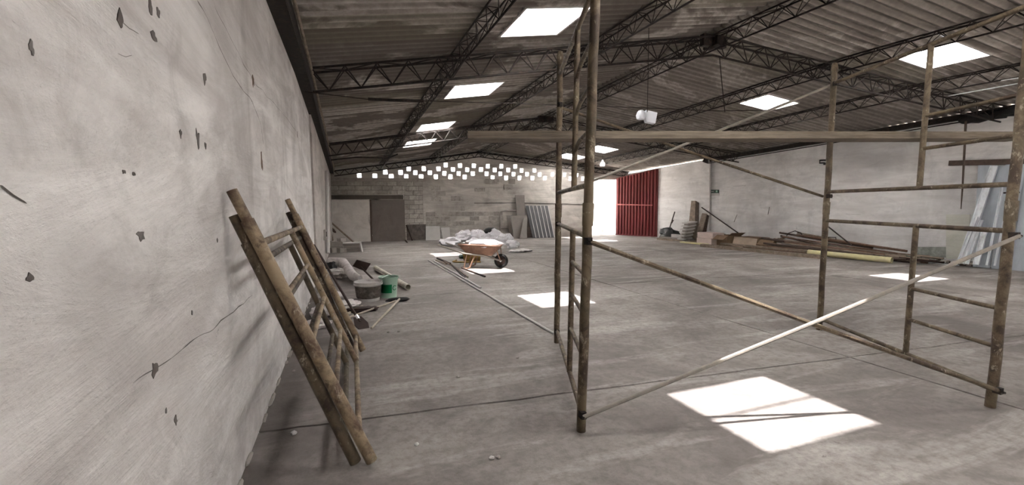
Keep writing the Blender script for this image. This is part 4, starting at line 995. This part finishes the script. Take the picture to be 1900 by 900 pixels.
for i in range(14):
    r = PL.uniform(.015, .03); o0 = .10 + i * .055; z = r + .004 + (.05 if i % 2 else 0) + .10 * (1 - i / 14) * PL.random()
    a = V((xW(6.6) - o0, 6.6 + PL.uniform(-.1, 1.0), z)); yb = 10.2 + PL.uniform(-1.2, .6); b = V((xW(yb) - o0 - PL.uniform(-.06, .12), yb, z + PL.uniform(.0, .14)))
    k = PL.choice((0, 1, 2, 4))
    solo('scrap_bar', MB().bar(a, b, r, 7), PM[k], '%s scrap bar at the near foot of the pile, number %s outwards from the wall' % (DESC[k], ['one', 'two', 'three', 'four', 'five', 'six', 'seven', 'eight', 'nine', 'ten', 'eleven', 'twelve', 'thirteen', 'fourteen'][i]), 'bar', 'scrap bars at the near foot of the pipe pile')
solo('bent_rebar', MB().tube([rw(1458, 441, .35), rw(1462, 433, .3), rw(1475, 428.5, .3), rw(1486, 432, .3), rw(1490, 440, .35)], .014, 6), M_dkbrown, 'thin arched rebar rising out of the pipe pile', 'rebar')
solo('rebar_stirrup', MB().tube([rw(1536, 448, .3), rw(1537, 440, .3), rw(1551, 440.5, .3), rw(1551, 448, .3)], .014, 6), M_dkbrown, 'square bent stirrup standing on the pipe pile behind the scaffold post', 'rebar')
solo('leaning_pole', MB().bar(rw(1536, 420, .06), rw(1580, 455, .4), .02, 6), M_dkbrown, 'short dark rod leaning on the right wall above the pipe pile', 'pole')
solo('green_net', MB().blob(V((xW(7.6) - .32, 7.6, .06)), (.4, .9, .16), 8, .5, .1, 18, 8, 2.6), M_dkgreen, 'dark green crumpled netting on the pipe pile', 'net', None, True)
for i in range(5):
    yy_ = 6.35 + i * .22; solo('rubble_lump', MB().blob(V((xW(yy_) - .22 - .05 * (i % 2), yy_, .04)), (.22, .2, .12), i + 30, .4, 0, 10, 7), M_concrete, 'lump of mouldy rubble at the foot of the right wall, %s' % ['nearest the steel profiles', 'second from the profiles', 'middle one of five', 'fourth from the profiles', 'nearest the pipe pile'][i], 'rubble', 'rubble lumps under the damp patch', True)
# metal sheets and steel profiles leaning at the right
_, _, _ = lean_r('zinc_sheet', ((1806, 487), (1838, 490), (1872, 309), (1815, 305)), M_sheet, 'bluish zinc sheet leaning on the right wall behind the profiles', 'metal sheet', .006, .30, .05)
_, _, _ = lean_r('zinc_sheet', ((1840, 491), (1872, 493), (1905, 300), (1866, 304)), M_sheet, 'second zinc sheet leaning on the right wall beside the post', 'metal sheet', .006, .34, .09)
_, _, _ = lean_r('zinc_sheet', ((1876, 494), (1925, 498), (1960, 296), (1903, 300)), M_sheet, 'third zinc sheet leaning at the right picture edge behind the post', 'metal sheet', .006, .30, .05)
def profile(a, b, f0, f1, wd_, dp_, lb):
    p, q = rw(*a, f0), rw(*b, f1); p.z = max(p.z, .01); d = (q - p).normalized(); sd_ = d.cross(RN).normalized(); n_ = -RN
    mb = MB(); mb.prism([p - sd_ * wd_ / 2, p + sd_ * wd_ / 2, q + sd_ * wd_ / 2, q - sd_ * wd_ / 2], n_ * .006)
    for s_ in (-1, 1): e = sd_ * s_ * wd_ / 2; mb.prism([p + e, p + e + n_ * dp_, q + e + n_ * dp_, q + e], -sd_ * s_ * .006)
    return solo('steel_profile', mb, M_steel, lb, 'steel profile')
profile((1784, 489), (1846, 308), .55, .12, .13, .06, 'longest bright steel channel leaning on the right wall')
profile((1778, 489), (1813, 402), .75, .42, .06, .05, 'short steel channel furthest left of the leaning profiles')
profile((1795, 490), (1822, 408), .75, .45, .06, .05, 'short steel channel in the middle of the leaning profiles')
profile((1812, 491), (1828, 425), .7, .45, .10, .05, 'wide short steel channel right of the middle profile')
profile((1832, 492), (1862, 340), .6, .25, .04, .04, 'slim tall steel channel on the zinc sheets')
profile((1846, 493), (1866, 395), .6, .3, .03, .03, 'slim short steel channel nearest the scaffold post')
lt = MB().beam(rw(1762, 303, .06), rw(1915, 299, .06), .12, .11, RN)
solo('wooden_lintel', lt, M_beamdk, 'dark timber fixed level on the right wall above the zinc sheets', 'beam')
ch = thing('hanging_chain', rw(1882, 360, .3), 'dark chain hanging on the right wall beside the scaffold post', 'chain')
for i in range(6):
    c_ = rw(1879 + (i % 2) * 3, 358 + i * 6, .3); pts_ = [c_ + V((0, .045 * math.cos(t), .05 * math.sin(t))) for t in [2 * PI * k / 8 for k in range(9)]]
    MB().tube(pts_, .010, 5).build('link', M_rustdark, ch)
MB().bar(rw(1862, 358, .3), rw(1892, 357, .3), .018, 6).build('hook_bar', M_rustdark, ch)
